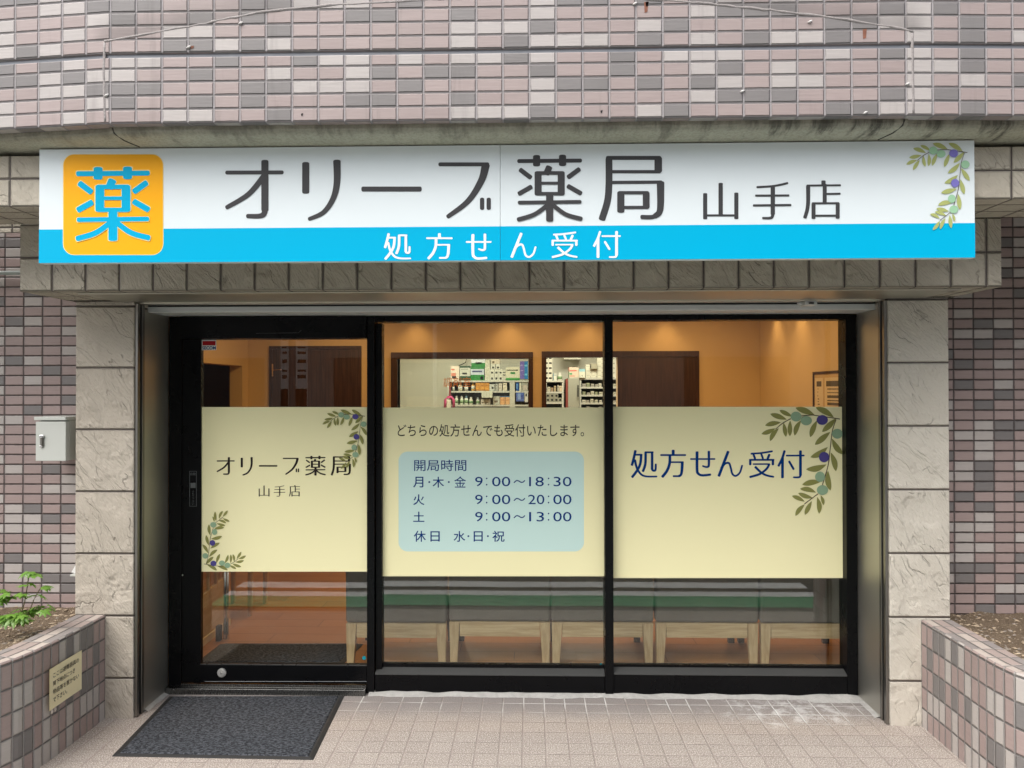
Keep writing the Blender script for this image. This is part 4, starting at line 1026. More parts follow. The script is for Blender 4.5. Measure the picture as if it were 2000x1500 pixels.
# ------------------------------------------------------------------ meter box, conduit, tag, mats
yb_ = -0.33
x0b, x1b = P(70,860,yb_).x, P(128,860,yb_).x; zb0, zb1 = P(100,900,yb_).z, P(100,822,yb_).z
bx = thing('meter_box', 'small pale grey steel cabinet with chrome latch on the tiled wall', 'cabinet', ((x0b+x1b)/2, YW, zb0))
M['cab'] = plain('cabinet_paint', (0.54,0.555,0.515), 0.38, var=0.03)
mb = MB(); mb.box(x0b, x1b, yb_+0.03, YW-0.001, zb0, zb1+0.002); mb.build('cabinet_body', M['cab'], bx, bevel=0.003)
mb = MB(); mb.box(x0b-0.001, x1b+0.001, yb_, yb_+0.027, zb0-0.001, zb1-0.004); cd = mb.build('cabinet_door', M['cab'], bx, bevel=0.002)
mb = MB(); mb.box(x0b-0.006, x1b+0.004, yb_-0.006, YW-0.001, zb1+0.003, zb1+0.020); mb.build('hood', M['cab'], bx, bevel=0.002)
mb = MB(); c = P(83, 862, yb_); mb.box(c.x-0.009, c.x+0.009, yb_-0.006, yb_, c.z-0.028, c.z+0.027); mb.prism([(yb_-0.006, c.z+0.024), (yb_-0.014, c.z+0.020), (yb_-0.012, c.z-0.02), (yb_-0.006, c.z-0.024)], 'x', c.x-0.0055, c.x+0.0055)
mb.build('latch', M['steel_dark'], cd, bevel=0.002)
mb = MB(); mb.box(c.x-0.011, c.x+0.011, yb_-0.010, yb_-0.0065, c.z+0.018, c.z+0.032); mb.box(c.x-0.009, c.x+0.004, yb_-0.010, yb_-0.0065, c.z-0.030, c.z-0.020); mb.build('latch_cap', M['chrome'], cd, bevel=0.002)
mb = MB(); zc = P(20,533,YW-0.03).z
mb.tube([(-4.8, YW-0.03, zc), (fx0+0.08, YW-0.03, zc)], 0.011, 12)
cn = mb.build('conduit_pipe', plain('conduit', (0.42,0.46,0.44), 0.4)); cn.data.polygons.foreach_set('use_smooth', [True]*len(cn.data.polygons))
tag(cn, 'thin pale grey conduit pipe along the tiled wall under the stone beam', 'pipe')
mb = MB(); p_ = [P(149,1101,-0.21), P(149,1120,-0.21), P(139,1118,-0.21)]
mb.face(p_); mb.box(p_[2].x, p_[2].x+0.04, -0.22, YW-0.001, p_[1].z-0.012, p_[1].z-0.004, 1)
mb.face([(p_[0].x, -0.20, p_[0].z), (p_[2].x, -0.20, p_[2].z), (p_[1].x, -0.20, p_[1].z)])
tag(mb.build('water_tap_cover', [plain('white_plastic', (0.75,0.75,0.73), 0.5), M['cab']]), 'small white plastic cover peeping out behind the grey pillar', 'cover')
def mat_thing(lab, corners, z, name='door_mat'):
    o = thing(name, lab, 'door mat', tuple(sum((Vector(c) for c in corners), Vector())/4))
    n = NT('mat_pile'); p = n.pos(); x, y, z_ = n.xyz(p)
    n1 = n.noise(n.vec(n.m('MULTIPLY', x, 62.0), n.m('MULTIPLY', y, 130.0), 0.0), 1.0, 3, 0.6, 0.6); n2 = n.noise(p, 420, 2)
    c = n.mix(n.mr(n1, 0.42, 0.62), (0.022,0.0245,0.030), (0.100,0.108,0.124)); c = n.mix(n.m('MULTIPLY', n.mr(n2, 0.55, 0.72), 0.6), c, (0.17,0.18,0.20))
    n.bump(n.m('ADD', n1, n.m('MULTIPLY', n2, 0.6)), 0.006); n.set(c, 0.95, 0.0, 0.15)
    cs = [Vector(c) for c in corners]; ctr = sum(cs, Vector())/4
    def inset(d): return [c + (ctr-c).normalized()*d for c in cs]
    m_ = MB(); a_, b_ = [Vector((c.x,c.y,z+0.001)) for c in cs], [Vector((c.x,c.y,z+0.006)) for c in inset(0.022)]
    for i in range(4): m_.face([a_[i], a_[(i+1)%4], b_[(i+1)%4], b_[i]])
    m_.face(b_); m_.build('rubber_edge', M['rubber'], o)
    m_ = MB(); c_ = [Vector((c.x,c.y,z+0.0105)) for c in inset(0.040)]; d_ = [Vector((c.x,c.y,z+0.004)) for c in inset(0.030)]
    m_.face(c_)
    for i in range(4): m_.face([d_[i], d_[(i+1)%4], c_[(i+1)%4], c_[i]])
    m_.build('pile', n.mat, o)
    return o
mat_thing('charcoal door mat with black rubber edge lying on the paving outside', [PZ(218,1476,0.004), PZ(612,1483,0.004), PZ(673,1358,0.004), PZ(331,1359,0.004)], 0.0)

# ================================================================== inside the shop
YI = 3.25                    # back wall of the waiting room
XLW, XRW, ZC = -2.75, 2.20, 2.42
def wallpaper(name, c):
    n = NT(name); p = n.pos(); x, y, z = n.xyz(p)
    t = n.noise(n.vec(n.m('MULTIPLY', x, 40.0), n.m('MULTIPLY', y, 40.0), n.m('MULTIPLY', z, 160.0)), 1.0, 3)
    n.bump(t, 0.001); return n.set(n.mix(t, tuple(k*0.93 for k in c), c), 0.75, 0.0, 0.25)
M['paper'] = wallpaper('cream_wallpaper', (0.66, 0.52, 0.33))
M['paper_w'] = wallpaper('white_wallpaper', (0.72, 0.71, 0.62))
def wood(name, c0, c1, sx=1.0, sz=1.0, rough=0.45, sc=1.0):
    n = NT(name); x, y, z = n.xyz(n.pos())
    g = n.noise(n.vec(n.m('MULTIPLY', x, sx), n.m('MULTIPLY', y, sx), n.m('MULTIPLY', z, sz)), sc, 5, 0.6, 0.5)
    n.bump(g, 0.0008); return n.set(n.mix(n.mr(g, 0.3, 0.7), c0, c1), rough, 0.0, 0.4)
M['dark_wood'] = wood('dark_wood', (0.028,0.012,0.007), (0.062,0.027,0.016), 60, 3, 0.4)
M['oak'] = wood('pale_oak', (0.48,0.33,0.17), (0.64,0.48,0.28), 45, 6, 0.5)
M['oak_h'] = wood('pale_oak_rail', (0.48,0.33,0.17), (0.64,0.48,0.28), 5, 70, 0.5)
def planks():
    n = NT('floor_planks'); x, y, z = n.xyz(n.pos())
    b = n.m('DIVIDE', y, 0.15); row = n.m('FLOOR', b); fb = n.m('FRACT', b)
    a = n.m('ADD', n.m('DIVIDE', x, 0.9), n.m('MULTIPLY', row, 0.37)); fa = n.m('FRACT', a)
    wv, wc = n.white(n.vec(n.m('FLOOR', a), row, 0.0))
    g = n.noise(n.vec(n.m('MULTIPLY', x, 4.0), n.m('MULTIPLY', y, 60.0), n.m('MULTIPLY', wv, 9.0)), 1.0, 5)
    c = n.mix(n.m('ADD', n.m('MULTIPLY', g, 0.6), n.m('MULTIPLY', wv, 0.4)), (0.30,0.130,0.045), (0.50,0.255,0.10))
    e = n.m('MINIMUM', n.m('MULTIPLY', n.m('MINIMUM', fb, n.m('SUBTRACT', 1.0, fb)), 0.15), n.m('MULTIPLY', n.m('MINIMUM', fa, n.m('SUBTRACT', 1.0, fa)), 0.9))
    c = n.mix(n.mr(e, 0.0, 0.003), (0.07,0.035,0.015), c)
    return n.set(c, 0.33, 0.0, 0.45)
mb = MB(); mb.face([(XLW-1.6,0.086,0.012),(XRW+0.6,0.086,0.012),(XRW+0.6,6.2,0.012),(XLW-1.6,6.2,0.012)])
tag(mb.build('floor', planks()), kind='structure')
mb = MB(); mb.box(XLW-1.6, XRW+0.6, 0.10, 6.2, ZC, ZC+0.05); tag(mb.build('ceiling', plain('ceiling_paper', (0.62,0.53,0.38), 0.85)), kind='structure')
def BP(px, py, y=YI): return P(px, py, y)
w1 = (BP(777,700).x, BP(1032,700).x, BP(900,700).z); w2 = (BP(1067,697).x, BP(1206,697).x, BP(1130,697).z)
def ibox(name, mat, boxes, par=None, bev=0.0):
    m_ = MB()
    for b_ in boxes: m_.box(*b_)
    return m_.build(name, mat, par or B, bevel=bev)
ibox('inner_wall', M['paper'], [(XLW-0.02, w1[0], YI, YI+0.12, 0, ZC), (w1[1], w2[0], YI, YI+0.12, 0, ZC), (w2[1], XRW+0.14, YI, YI+0.12, 0, ZC), (w1[0], w1[1], YI, YI+0.12, w1[2], ZC), (w2[0], w2[1], YI, YI+0.12, w2[2], ZC), (w1[0], w1[1], YI, YI+0.12, 0, 0.95)])
ibox('inner_wall', M['paper'], [(XRW, XRW+0.12, 0.09, YI-0.001, 0, ZC)])
ya0, ya1, za = 0.9, 3.10, 1.835
ibox('inner_wall', M['paper'], [(XLW-0.12, XLW, 0.09, ya0, 0, ZC), (XLW-0.12, XLW, ya1, YI-0.001, 0, ZC), (XLW-0.12, XLW, ya0, ya1, za, ZC)])
ibox('inner_wall', M['paper'], [(XLW-0.1, XL-0.001, 0.088, 0.10, 0, ZC), (XR+0.001, XRW+0.1, 0.088, 0.10, 0, ZC), (XL-0.01, XR+0.01, 0.092, 0.10, zl-0.004, ZC)])
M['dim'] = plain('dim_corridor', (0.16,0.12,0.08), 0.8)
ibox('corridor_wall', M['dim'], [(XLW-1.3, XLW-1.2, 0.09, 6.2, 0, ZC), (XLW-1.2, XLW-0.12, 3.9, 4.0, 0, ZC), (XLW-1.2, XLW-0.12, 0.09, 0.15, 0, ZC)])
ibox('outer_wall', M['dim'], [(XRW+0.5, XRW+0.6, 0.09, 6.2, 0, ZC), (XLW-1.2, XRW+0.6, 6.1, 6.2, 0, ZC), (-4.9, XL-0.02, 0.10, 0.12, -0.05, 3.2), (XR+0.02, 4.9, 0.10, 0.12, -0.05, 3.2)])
# skirting on the left wall and a low pale counter panel near the door
ibox('skirting', plain('white_skirting', (0.6,0.55,0.45), 0.5), [(XRW-0.012, XRW-0.001, 0.1, YI, 0.012, 0.08), (XLW+0.001, XRW-0.013, YI-0.012, YI-0.001, 0.012, 0.08)])
# dispensary windows: dark frames, the fixed pane, the sliding dark door
def frame_px(name, o, i, y=YI, bottom=0.5):
    x0, x1, x2, x3 = BP(o[0],700).x, BP(i[0],700).x, BP(i[1],700).x, BP(o[1],700).x; zt_, zi = BP((o[0]+o[1])/2,o[2]).z, BP((o[0]+o[1])/2,i[2]).z
    return ibox(name, M['dark_wood'], [(x0, x1, y-0.02, y+0.13, bottom, zi), (x2, x3, y-0.02, y+0.13, bottom, zi), (x0, x3, y-0.02, y+0.13, zi+0.0005, zt_)], bev=0.003)
dwin = frame_px('dispensary_window', (764,1041,688), (777,1032,700.5))
m_ = MB(); m_.box(w1[0], w1[1], YI+0.05, YI+0.056, 0.95, w1[2]); m_.build('pane', M['glass'], dwin)
ibox('window_bottom_rail', M['dark_wood'], [(w1[0], w1[1], YI+0.03, YI+0.09, 0.951, 1.0)], dwin)
dfr = frame_px('dispensary_doorway', (1058,1365,686), (1067,1358,697.5), bottom=0.013)
ibox('sliding_door', M['dark_wood'], [(BP(1206,700).x, BP(1358,700).x, YI-0.012, YI-0.001, 0.02, BP(1280,698).z)], dfr)
ldoor = ibox('wooden_door', M['dark_wood'], [(BP(533,700).x, BP(700,700).x, YI-0.012, YI-0.001, 0.014, BP(600,682).z)])
x0, x1, zt_ = BP(527,700).x, BP(706,700).x, BP(610,676).z
ibox('door_frame', M['dark_wood'], [(x0, BP(533,700).x, YI-0.02, YI-0.0005, 0.013, zt_-0.03), (BP(700,700).x, x1, YI-0.02, YI-0.0005, 0.013, zt_-0.03), (x0, x1, YI-0.021, YI-0.0006, zt_-0.029, zt_)], ldoor)
m_ = MB(); c = P(532.5,723,YI-0.04); m_.tube([(c.x, YI-0.045, c.z-0.06), (c.x, YI-0.045, c.z+0.06)], 0.007, 8); m_.tube([(c.x, YI-0.045, c.z), (c.x, YI-0.02, c.z)], 0.006, 8); m_.tube([(c.x, YI-0.045, c.z), (c.x+0.09, YI-0.05, c.z+0.005)], 0.005, 8)
m_.build('door_handle', plain('brass', (0.7,0.45,0.18), 0.3, 1.0), ldoor)
ds = text_mesh('調剤室', 'dispensary_lettering', plain('orange_letters', (0.75,0.30,0.08), 0.5), None, (866,737,920,756), YI+0.046)
tag(ds, 'orange lettering on the dispensary window above the shelves', 'lettering')

# waiting chairs, backs to the street
def fabric():
    n = NT('grey_fabric'); p = n.pos(); a = n.noise(p, 380, 3, 0.7); b = n.noise(p, 8, 3)
    n.bump(a, 0.002); return n.set(n.mix(n.m('ADD', n.m('MULTIPLY', a, 0.7), n.m('MULTIPLY', b, 0.3)), (0.10,0.09,0.075), (0.25,0.23,0.20)), 0.95, 0.0, 0.2)
M['fabric'] = fabric()
def make_chair():
    o = thing('waiting_chair', 'x', 'chair', (0,0,0.012), 'grey chairs along the window')
    W = 0.290
    m_ = MB(); m_.prism([(0.0, 0.272), (0.075, 0.272), (0.075, 0.46), (0.045, 0.79), (-0.035, 0.79), (-0.005, 0.5)], 'x', -W, W)
    m_.build('backrest', M['fabric'], o, bevel=0.016, seg=3)
    m_ = MB(); m_.box(-W, W, 0.08, 0.53, 0.30, 0.41); m_.build('seat', M['fabric'], o, bevel=0.02, seg=3)
    m_ = MB(); m_.box(-W+0.062, W-0.062, 0.006, 0.03, 0.185, 0.268); m_.build('rail', M['oak_h'], o, bevel=0.002)
    m_ = MB(); m_.box(-W+0.05, W-0.05, 0.49, 0.512, 0.22, 0.296); m_.build('rail', M['oak_h'], o, bevel=0.002)
    for sx in (-1, 1):
        for ry, zt2 in ((0.0, 0.268), (0.47, 0.297)):
            m_ = MB(); a_, b_ = sx*(W-0.003), sx*(W-0.062); c_ = sx*(W-0.045); yo, yi = ry, ry+0.045
            t = [(a_,yo,zt2),(b_,yo,zt2),(b_,yi,zt2),(a_,yi,zt2)]; k = [(sx*(W-0.008),yo+0.004,0),(c_,yo+0.004,0),(c_,yo+0.036,0),(sx*(W-0.008),yo+0.036,0)]
            for i in range(4): m_.face([k[i], k[(i+1)%4], t[(i+1)%4], t[i]] if sx < 0 else [k[(i+1)%4], k[i], t[i], t[(i+1)%4]])
            m_.face(t); m_.face(list(reversed(k))); m_.build('leg', M['oak'] if ry == 0 else M['dark_wood'], o, bevel=0.002)
    return o
def copy_thing(o, loc, label=None):
    c = o.copy(); COL.objects.link(c); c.location = loc
    if label: c['label'] = label
    for ch in list(o.children):
        d = ch.copy(); COL.objects.link(d); d.parent = c
        for g in list(ch.children):
            e = g.copy(); COL.objects.link(e); e.parent = d
    return c
ch0 = make_chair(); YC = 0.31
chl = ['grey upholstered chair half seen between the door glass and the middle window', 'grey upholstered chair wholly seen in the left part of the middle window', 'grey upholstered chair cut by the black post between the two windows', 'grey upholstered chair wholly seen in the left part of the right window', 'grey upholstered chair at the end of the row by the right frame']
for i, (l, r_) in enumerate(((677,870),(880,1072),(1079,1275),(1283,1480),(1488,1686))):
    cx = (P(l,1250,YC).x + P(r_,1250,YC).x)/2
    if i == 0: ch0.location = (cx, YC, 0.012); ch0['label'] = chl[0]
    else: copy_thing(ch0, (cx, YC, 0.012), chl[i])
mat_thing('dark brown door mat lying on the wooden floor inside the glass door', [PZ(380,1296,0.014), PZ(672,1296,0.014), PZ(710,1258,0.014), PZ(430,1258,0.014)], 0.013)

# wooden children's bench and cane stand on the left behind the door
o = thing('low_partition', 'low pale wooden partition with rails standing inside the door', 'partition', (-2.2, 0.9, 0.012))
xA = PX(393,1262,-2.05)
mm = MB(); mm.prism([(0.35, 0.30), (0.35, 0.014), (1.05, 0.014), (1.05, 0.36)], 'x', -2.06, -2.04); mm.build('panel', wood('pale_panel', (0.42,0.32,0.20), (0.5,0.40,0.26), 4, 40), o)
mm = MB(); mm.box(-2.07, -2.03, 0.33, 1.07, 0.014, 0.06); mm.build('base_rail', plain('cream_paint', (0.62,0.55,0.42), 0.5), o, bevel=0.002)
for i in range(6):
    mm = MB(); y = 0.4 + i*0.12; mm.tube([(-2.05, y, 0.3), (-2.05, y, 0.72)], 0.012, 8); mm.build('rail', M['oak'], o)
mm = MB(); mm.box(-2.075, -2.025, 0.35, 1.08, 0.72, 0.75); mm.build('top_rail', M['oak_h'], o, bevel=0.003)
o = thing('wooden_chair', 'small pale wooden chair with slim legs beside the low partition', 'chair', (-1.95, 1.35, 0.012))
for (x, y, z) in ((-2.22,1.28,0.85),(-1.98,1.28,0.45),(-2.22,1.58,0.85),(-1.98,1.58,0.45)):
    mm = MB(); mm.tube([(x,y,0.012),(x+0.01,y,z)], [0.017,0.023], 8); mm.build('leg', M['oak'], o)
mm = MB(); mm.box(-2.25,-1.96,1.25,1.61,0.42,0.46); mm.build('seat', M['fabric'], o, bevel=0.01)
mm = MB(); mm.box(-2.23,-2.20,1.28,1.58,0.62,0.82); mm.build('backrest', M['oak_h'], o, bevel=0.004)
o = thing('umbrella_stand', 'dark umbrella stand with metal rod beside the door mat inside', 'umbrella stand', (-1.98, 0.78, 0.012))
mm = MB(); mm.box(-1.995,-1.965,0.74,0.78,0.012,0.11); mm.build('base', M['rubber'], o, bevel=0.004)
for dx_ in (0, 0.05):
    mm = MB(); mm.tube([(-1.955+dx_*0.4,0.79,0.013),(-1.955+dx_*0.4,0.79,0.62)], 0.010, 8); mm.build('rod', M['chrome'], o)

# notice board on the right wall
yb0, yb1 = PX(1589,735,XRW-0.02).y, PX(1640,735,XRW-0.02).y - 0.5
zt_ = PX(1589,731,XRW-0.02).z
o = thing('notice_board', 'framed notice board with pinned papers on the warm lit right wall', 'notice board', (XRW, yb0, zt_-0.7))
xw = XRW - 0.002
mm = MB(); mm.box(xw-0.012, xw, yb1, yb0, zt_-0.7, zt_); mm.build('board', plain('cork_paper', (0.55,0.42,0.26), 0.8), o)
mm = MB(); mm.box(xw-0.02, xw, yb0, yb0+0.018, zt_-0.7, zt_+0.018); mm.box(xw-0.02, xw, yb1, yb0, zt_, zt_+0.018); mm.build('frame', M['dark_wood'], o)
def xrect(mb, ya, yb, za_, zb2, x, mi=0): mb.face([(x,ya,za_),(x,yb,za_),(x,yb,zb2),(x,ya,zb2)][::-1], None, mi)
span = yb0 - (PX(1640,735,XRW-0.02).y)
for k, (a_, b_) in enumerate(((0.04,0.36),(0.42,1.25))):
    mm = MB(); ya_, yb_2 = yb0-span*b_, yb0-span*a_; xrect(mm, ya_, yb_2, zt_-0.62, zt_-0.03, xw-0.0135)
    rn = random.Random(k); z = zt_-0.11
    xrect(mm, ya_+0.03, yb_2-0.03, zt_-0.095, zt_-0.055, xw-0.0145, 1)
    while z > zt_-0.5:
        h = rn.choice((0.006,0.008,0.012,0.02 if k else 0.006)); xrect(mm, ya_+0.05+ (yb_2-ya_)*rn.random()*0.3, yb_2-0.05, z-h, z, xw-0.0145, 1); z -= h+rn.uniform(0.010,0.022)
    mm.build('paper', [plain('notice_paper', (0.7,0.62,0.48), 0.7), plain('notice_ink', (0.10,0.09,0.08), 0.8)], o, merge=False)

# ------------------------------------------------------------------ dispensary behind the back wall
YD = 4.85
ibox('dispensary_wall', M['paper_w'], [(XLW, XRW+0.5, 5.32, 5.4, 0, ZC)])
ibox('dispensary_wall', M['paper_w'], [(BP(777,750).x-0.55, BP(777,750).x-0.45, YI+0.12, 5.32, 0, ZC)])
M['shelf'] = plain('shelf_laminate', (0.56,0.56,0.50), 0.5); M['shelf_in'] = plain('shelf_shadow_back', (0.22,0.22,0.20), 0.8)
def D_(px, py, y=YD): return P(px, py, y)
def shelf_unit(label, px0_, px1_, top, shelves, depth=0.4, div=()):
    o = thing('shelf_unit', label, 'shelf', tuple(D_((px0_+px1_)/2, 900)) [:2] + (0.012,))
    xa_, xb_ = D_(px0_,760).x, D_(px1_,760).x; zt2 = D_((px0_+px1_)/2, top).z; yb2 = YD+depth
    m_ = MB(); m_.box(xa_, xa_+0.02, YD, yb2, 0.012, zt2-0.02); m_.box(xb_-0.02, xb_, YD, yb2, 0.012, zt2-0.02); m_.build('side_panel', M['shelf'], o)
    m_ = MB(); m_.box(xa_, xb_, YD-0.004, yb2, zt2-0.0195, zt2); m_.build('top', M['shelf'], o)
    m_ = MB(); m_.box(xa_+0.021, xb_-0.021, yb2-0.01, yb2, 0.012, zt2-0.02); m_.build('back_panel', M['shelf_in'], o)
    for py in shelves:
        z = D_((px0_+px1_)/2, py).z; m_ = MB(); m_.box(xa_+0.0205, xb_-0.0205, YD+0.002, yb2-0.011, z-0.02, z); m_.build('shelf', M['shelf'], o)
    for px in div:
        x = D_(px,760).x; m_ = MB(); m_.box(x-0.03, x+0.03, YD-0.002, yb2-0.012, 0.012, zt2-0.021); m_.build('divider', M['shelf'], o)
    return o
shelf_unit('long white shelf of medicine behind the dispensary window', 874, 1042, 743, (763.5, 790.5, 815), div=(1000.5,))
shelf_unit('narrow white shelf of small boxes behind the doorway', 1056, 1101, 743, (765, 785.5, 808))
shelf_unit('white rack of drug trays beside the refrigerator', 1132, 1222, 738, (755.5, 771, 786.5, 801))
o = thing('refrigerator', 'tall grey green medicine refrigerator between the two shelves', 'refrigerator', tuple(D_(1120, 900))[:2] + (0.012,))
mm = MB(); mm.box(D_(1109,760).x, D_(1131,760).x, YD-0.06, YD+0.45, 0.012, D_(1120,738).z); mm.build('body', plain('fridge_paint', (0.34,0.34,0.28), 0.5), o, bevel=0.006)
mm = MB(); mm.box(D_(1105,760).x, D_(1109,760).x-0.002, YD-0.05, YD+0.3, 0.3, D_(1120,740).z); mm.build('side_trim', plain('red_trim', (0.25,0.05,0.04), 0.6), o)
mm = MB(); mm.tube([tuple(D_(1129,752,YD-0.085)), tuple(D_(1129,775,YD-0.085))], 0.008, 8); mm.build('handle', M['rubber'], o)
PK = {}
def col(c):
    k = tuple(c)
    if k not in PK: PK[k] = plain('pack_%d' % len(PK), lin(c), 0.55, var=0.03)
    return PK[k]
W_ = (214,214,200); BK = (30,30,30)
def pack(label, box, c, bands=(), depth=0.14, y=None, cat='medicine box', group=None, name='medicine_box'):
    """box in photo pixels on the shelf plane; bands = [(u0,v0,u1,v1,colour)] printed on its face, v from the top"""
    y = YD+0.006 if y is None else y
    x0_, y0_, x1_, y1_ = box; a_, b_ = P(x0_, y1_, y), P(x1_, y0_, y)
    m_ = MB(); m_.box(a_.x, b_.x-0.001, y, y+depth, a_.z+0.0008, b_.z); mats = [col(c)]
    for (u0,v0,u1,v1,cc) in bands:
        if col(cc) not in mats: mats.append(col(cc))
        X0, X1 = a_.x+(b_.x-a_.x)*u0, a_.x+(b_.x-0.001-a_.x)*u1; Z1, Z0 = b_.z-(b_.z-a_.z)*v0, b_.z-(b_.z-a_.z)*v1
        m_.face([(X0,y-0.0008,Z0),(X1,y-0.0008,Z0),(X1,y-0.0008,Z1),(X0,y-0.0008,Z1)], None, mats.index(col(cc)))
    return tag(m_.build(name, mats, merge=False), label, cat, group)
def bottle(label, box, c, cap, y=None, group=None):
    y = YD+0.05 if y is None else y
    x0_, y0_, x1_, y1_ = box; a_, b_ = P(x0_, y1_, y), P(x1_, y0_, y); r = (b_.x-a_.x)/2; h = b_.z-a_.z
    o = thing('medicine_bottle', label, 'bottle', ((a_.x+b_.x)/2, y, a_.z+0.0008), group)
    m_ = MB(); m_.lathe([(r*0.95,0),(r,h*0.04),(r,h*0.62),(r*0.55,h*0.74)], ((a_.x+b_.x)/2, y, a_.z+0.0008), 14); m_.build('bottle_body', col(c), o, smooth=True)
    m_ = MB(); m_.lathe([(r*0.6,h*0.74),(r*0.62,h*0.98),(r*0.5,h)], ((a_.x+b_.x)/2, y, a_.z+0.0008), 14); m_.build('cap', col(cap), o)
    m_ = MB(); m_.lathe([(r*1.01,h*0.16),(r*1.01,h*0.52)], ((a_.x+b_.x)/2, y, a_.z+0.0008), 14); m_.build('label_band', col((215,215,205) if sum(c) < 560 else (120,150,110)), o, smooth=True)
    return o
q3 = lambda x0,y0,x1,y1: (860+x0/10, 680+y0/10, 860+x1/10, 680+y1/10)
TOPY = 632
pack('white and salmon medicine box at the left end of the long shelf top', q3(205,348,370,TOPY), (222,208,192), [(0.05,0.2,0.45,0.3,(205,110,90)),(0.05,0.48,0.6,0.7,(205,130,110)),(0.15,0.7,0.65,0.86,BK)])
pack('grey medicine box with dark green lid and foot on the shelf top', q3(378,348,588,TOPY), (190,192,180), [(0,0,1,0.12,(40,75,55)),(0,0.7,1,1,(35,75,50)),(0.25,0.46,0.68,0.58,BK),(0.1,0.2,0.8,0.24,(120,125,115))])
pack('white and green carton with navy writing, under another carton', q3(592,378,858,TOPY), (190,200,212), [(0,0,1,0.12,(60,130,75)),(0,0.56,1,1,(40,125,55)),(0.12,0.24,0.85,0.36,(60,70,110)),(0.72,0.68,0.92,0.94,(130,170,185))])
pack('white and green carton stacked on top of the other carton', q3(606,200,878,377), (205,210,215), [(0,0.5,1,1,(40,125,55)),(0.3,0.42,0.75,0.62,BK),(0.1,0.02,0.85,0.12,(120,130,140))])
for k in range(5):
    pack('flat pale box in the plain stack beside the white and green cartons', q3(872,TOPY-2-(k+1)*78,968,TOPY-2-k*78), (206,204,186), [(0.2,0.35,0.7,0.45,(150,148,135))], group='flat pale boxes in one stack')
for k, (x0_, y0_) in enumerate(((970,510),(1056,510),(1138,510),(970,412),(1056,412),(1138,412),(990,312),(1085,312))):
    pack('small white box with black label in the pyramid stack on the long shelf top', q3(x0_, y0_, x0_+80, y0_+98 if y0_ != 510 else TOPY), W_, [(0.25,0.5,0.75,0.85,BK)], group='small boxes in the pyramid stack')
pack('cream box lying across the top of the pyramid stack', q3(1000,205,1162,310), (210,200,180), [(0.1,0.5,0.35,0.85,(60,50,30))])
pack('narrow pale box with black bars to the right of the pyramid stack', q3(1218,420,1278,TOPY), (200,200,184), [(0.1,0.2,0.9,0.28,BK),(0.1,0.45,0.9,0.55,BK)])
pack('big white box with green foot and green label on the shelf top', q3(1280,368,1550,TOPY), (214,212,190), [(0,0.8,1,0.9,(90,160,90)),(0,0.9,1,1,(40,120,55)),(0.34,0.38,0.68,0.52,(40,130,70)),(0.06,0.2,0.9,0.27,(70,70,60))])
pack('purple packet stood at the right end of the long shelf top', q3(1556,255,1640,TOPY-30), (112,100,175), [(0.1,0.2,0.6,0.26,(160,150,205)),(0.1,0.5,0.7,0.55,(160,150,205))])
pack('blue packet stood beside the purple packet', q3(1642,255,1712,TOPY-30), (40,120,180), [(0.1,0.2,0.8,0.3,(110,190,220)),(0.1,0.7,0.8,0.8,(110,190,220))])
S1, S2 = 833, 1103
for i, (x0_, y0_, x1_, c, cp) in enumerate(((238,690,280,(150,145,130),(200,200,190)),(345,672,432,(200,190,160),(205,190,150)),(470,690,545,(165,150,140),(225,225,215)),(606,650,678,(225,170,70),(190,160,90)))):
    bottle(('slim grey bottle at the left end of the upper shelf','round cream bottle on the upper shelf','brown grey bottle with white cap on the upper shelf','orange bottle with tan cap beside the amber cartons')[i], q3(x0_,y0_,x1_,S1), c, cp)
for k in range(3): pack('amber carton in the row of three on the upper shelf', q3(690+k*90,672,778+k*90,S1), (196,134,50), [(0.15,0.3,0.8,0.36,(150,95,30)),(0.1,0.6,0.85,0.8,(212,150,60))], group='amber cartons in a row')
for k, (x0_, x1_, y0_) in enumerate(((962,1060,702),(1075,1130,692),(1140,1205,688),(1222,1300,680))):
    pack(('pale box with a black square label beside the amber cartons','slim grey box second from the amber cartons','cream box with faint writing on the upper shelf','cream box at the right end of the upper shelf')[k], q3(x0_,y0_,x1_,S1), ((196,198,190),(175,176,168),(212,205,190),(220,212,190))[k], [(0.4,0.4,0.8,0.7,BK)] if k == 0 else [(0.15,0.2,0.8,0.26,(110,105,95)),(0.15,0.6,0.6,0.66,(110,105,95))])
bl = ('plain white bottle at the left end of the lower shelf','white bottle with green label on the lower shelf','white bottle with blue cap on the lower shelf','short white bottle on the lower shelf','white bottle with grey cap beside the hanging white tray')
for i, (x0_, y0_, x1_, c, cp) in enumerate(((283,930,350,(214,218,200),(215,215,205)),(385,940,452,(220,226,205),(220,220,215)),(472,930,545,(215,218,205),(110,150,175)),(562,958,640,(218,214,196),(220,218,210)),(700,962,768,(205,208,200),(150,160,165)))):
    bottle(bl[i], q3(x0_,y0_,x1_,S2), c, cp)
pack('white slotted tray hung on the shelf edge above the lower boxes', q3(806,838,1018,968), (205,206,190), [(0.2,0.1,0.22,0.9,(150,150,135)),(0.45,0.1,0.47,0.9,(150,150,135)),(0.7,0.1,0.72,0.9,(150,150,135))], depth=0.05, y=YD-0.06, cat='tray', name='slotted_tray')
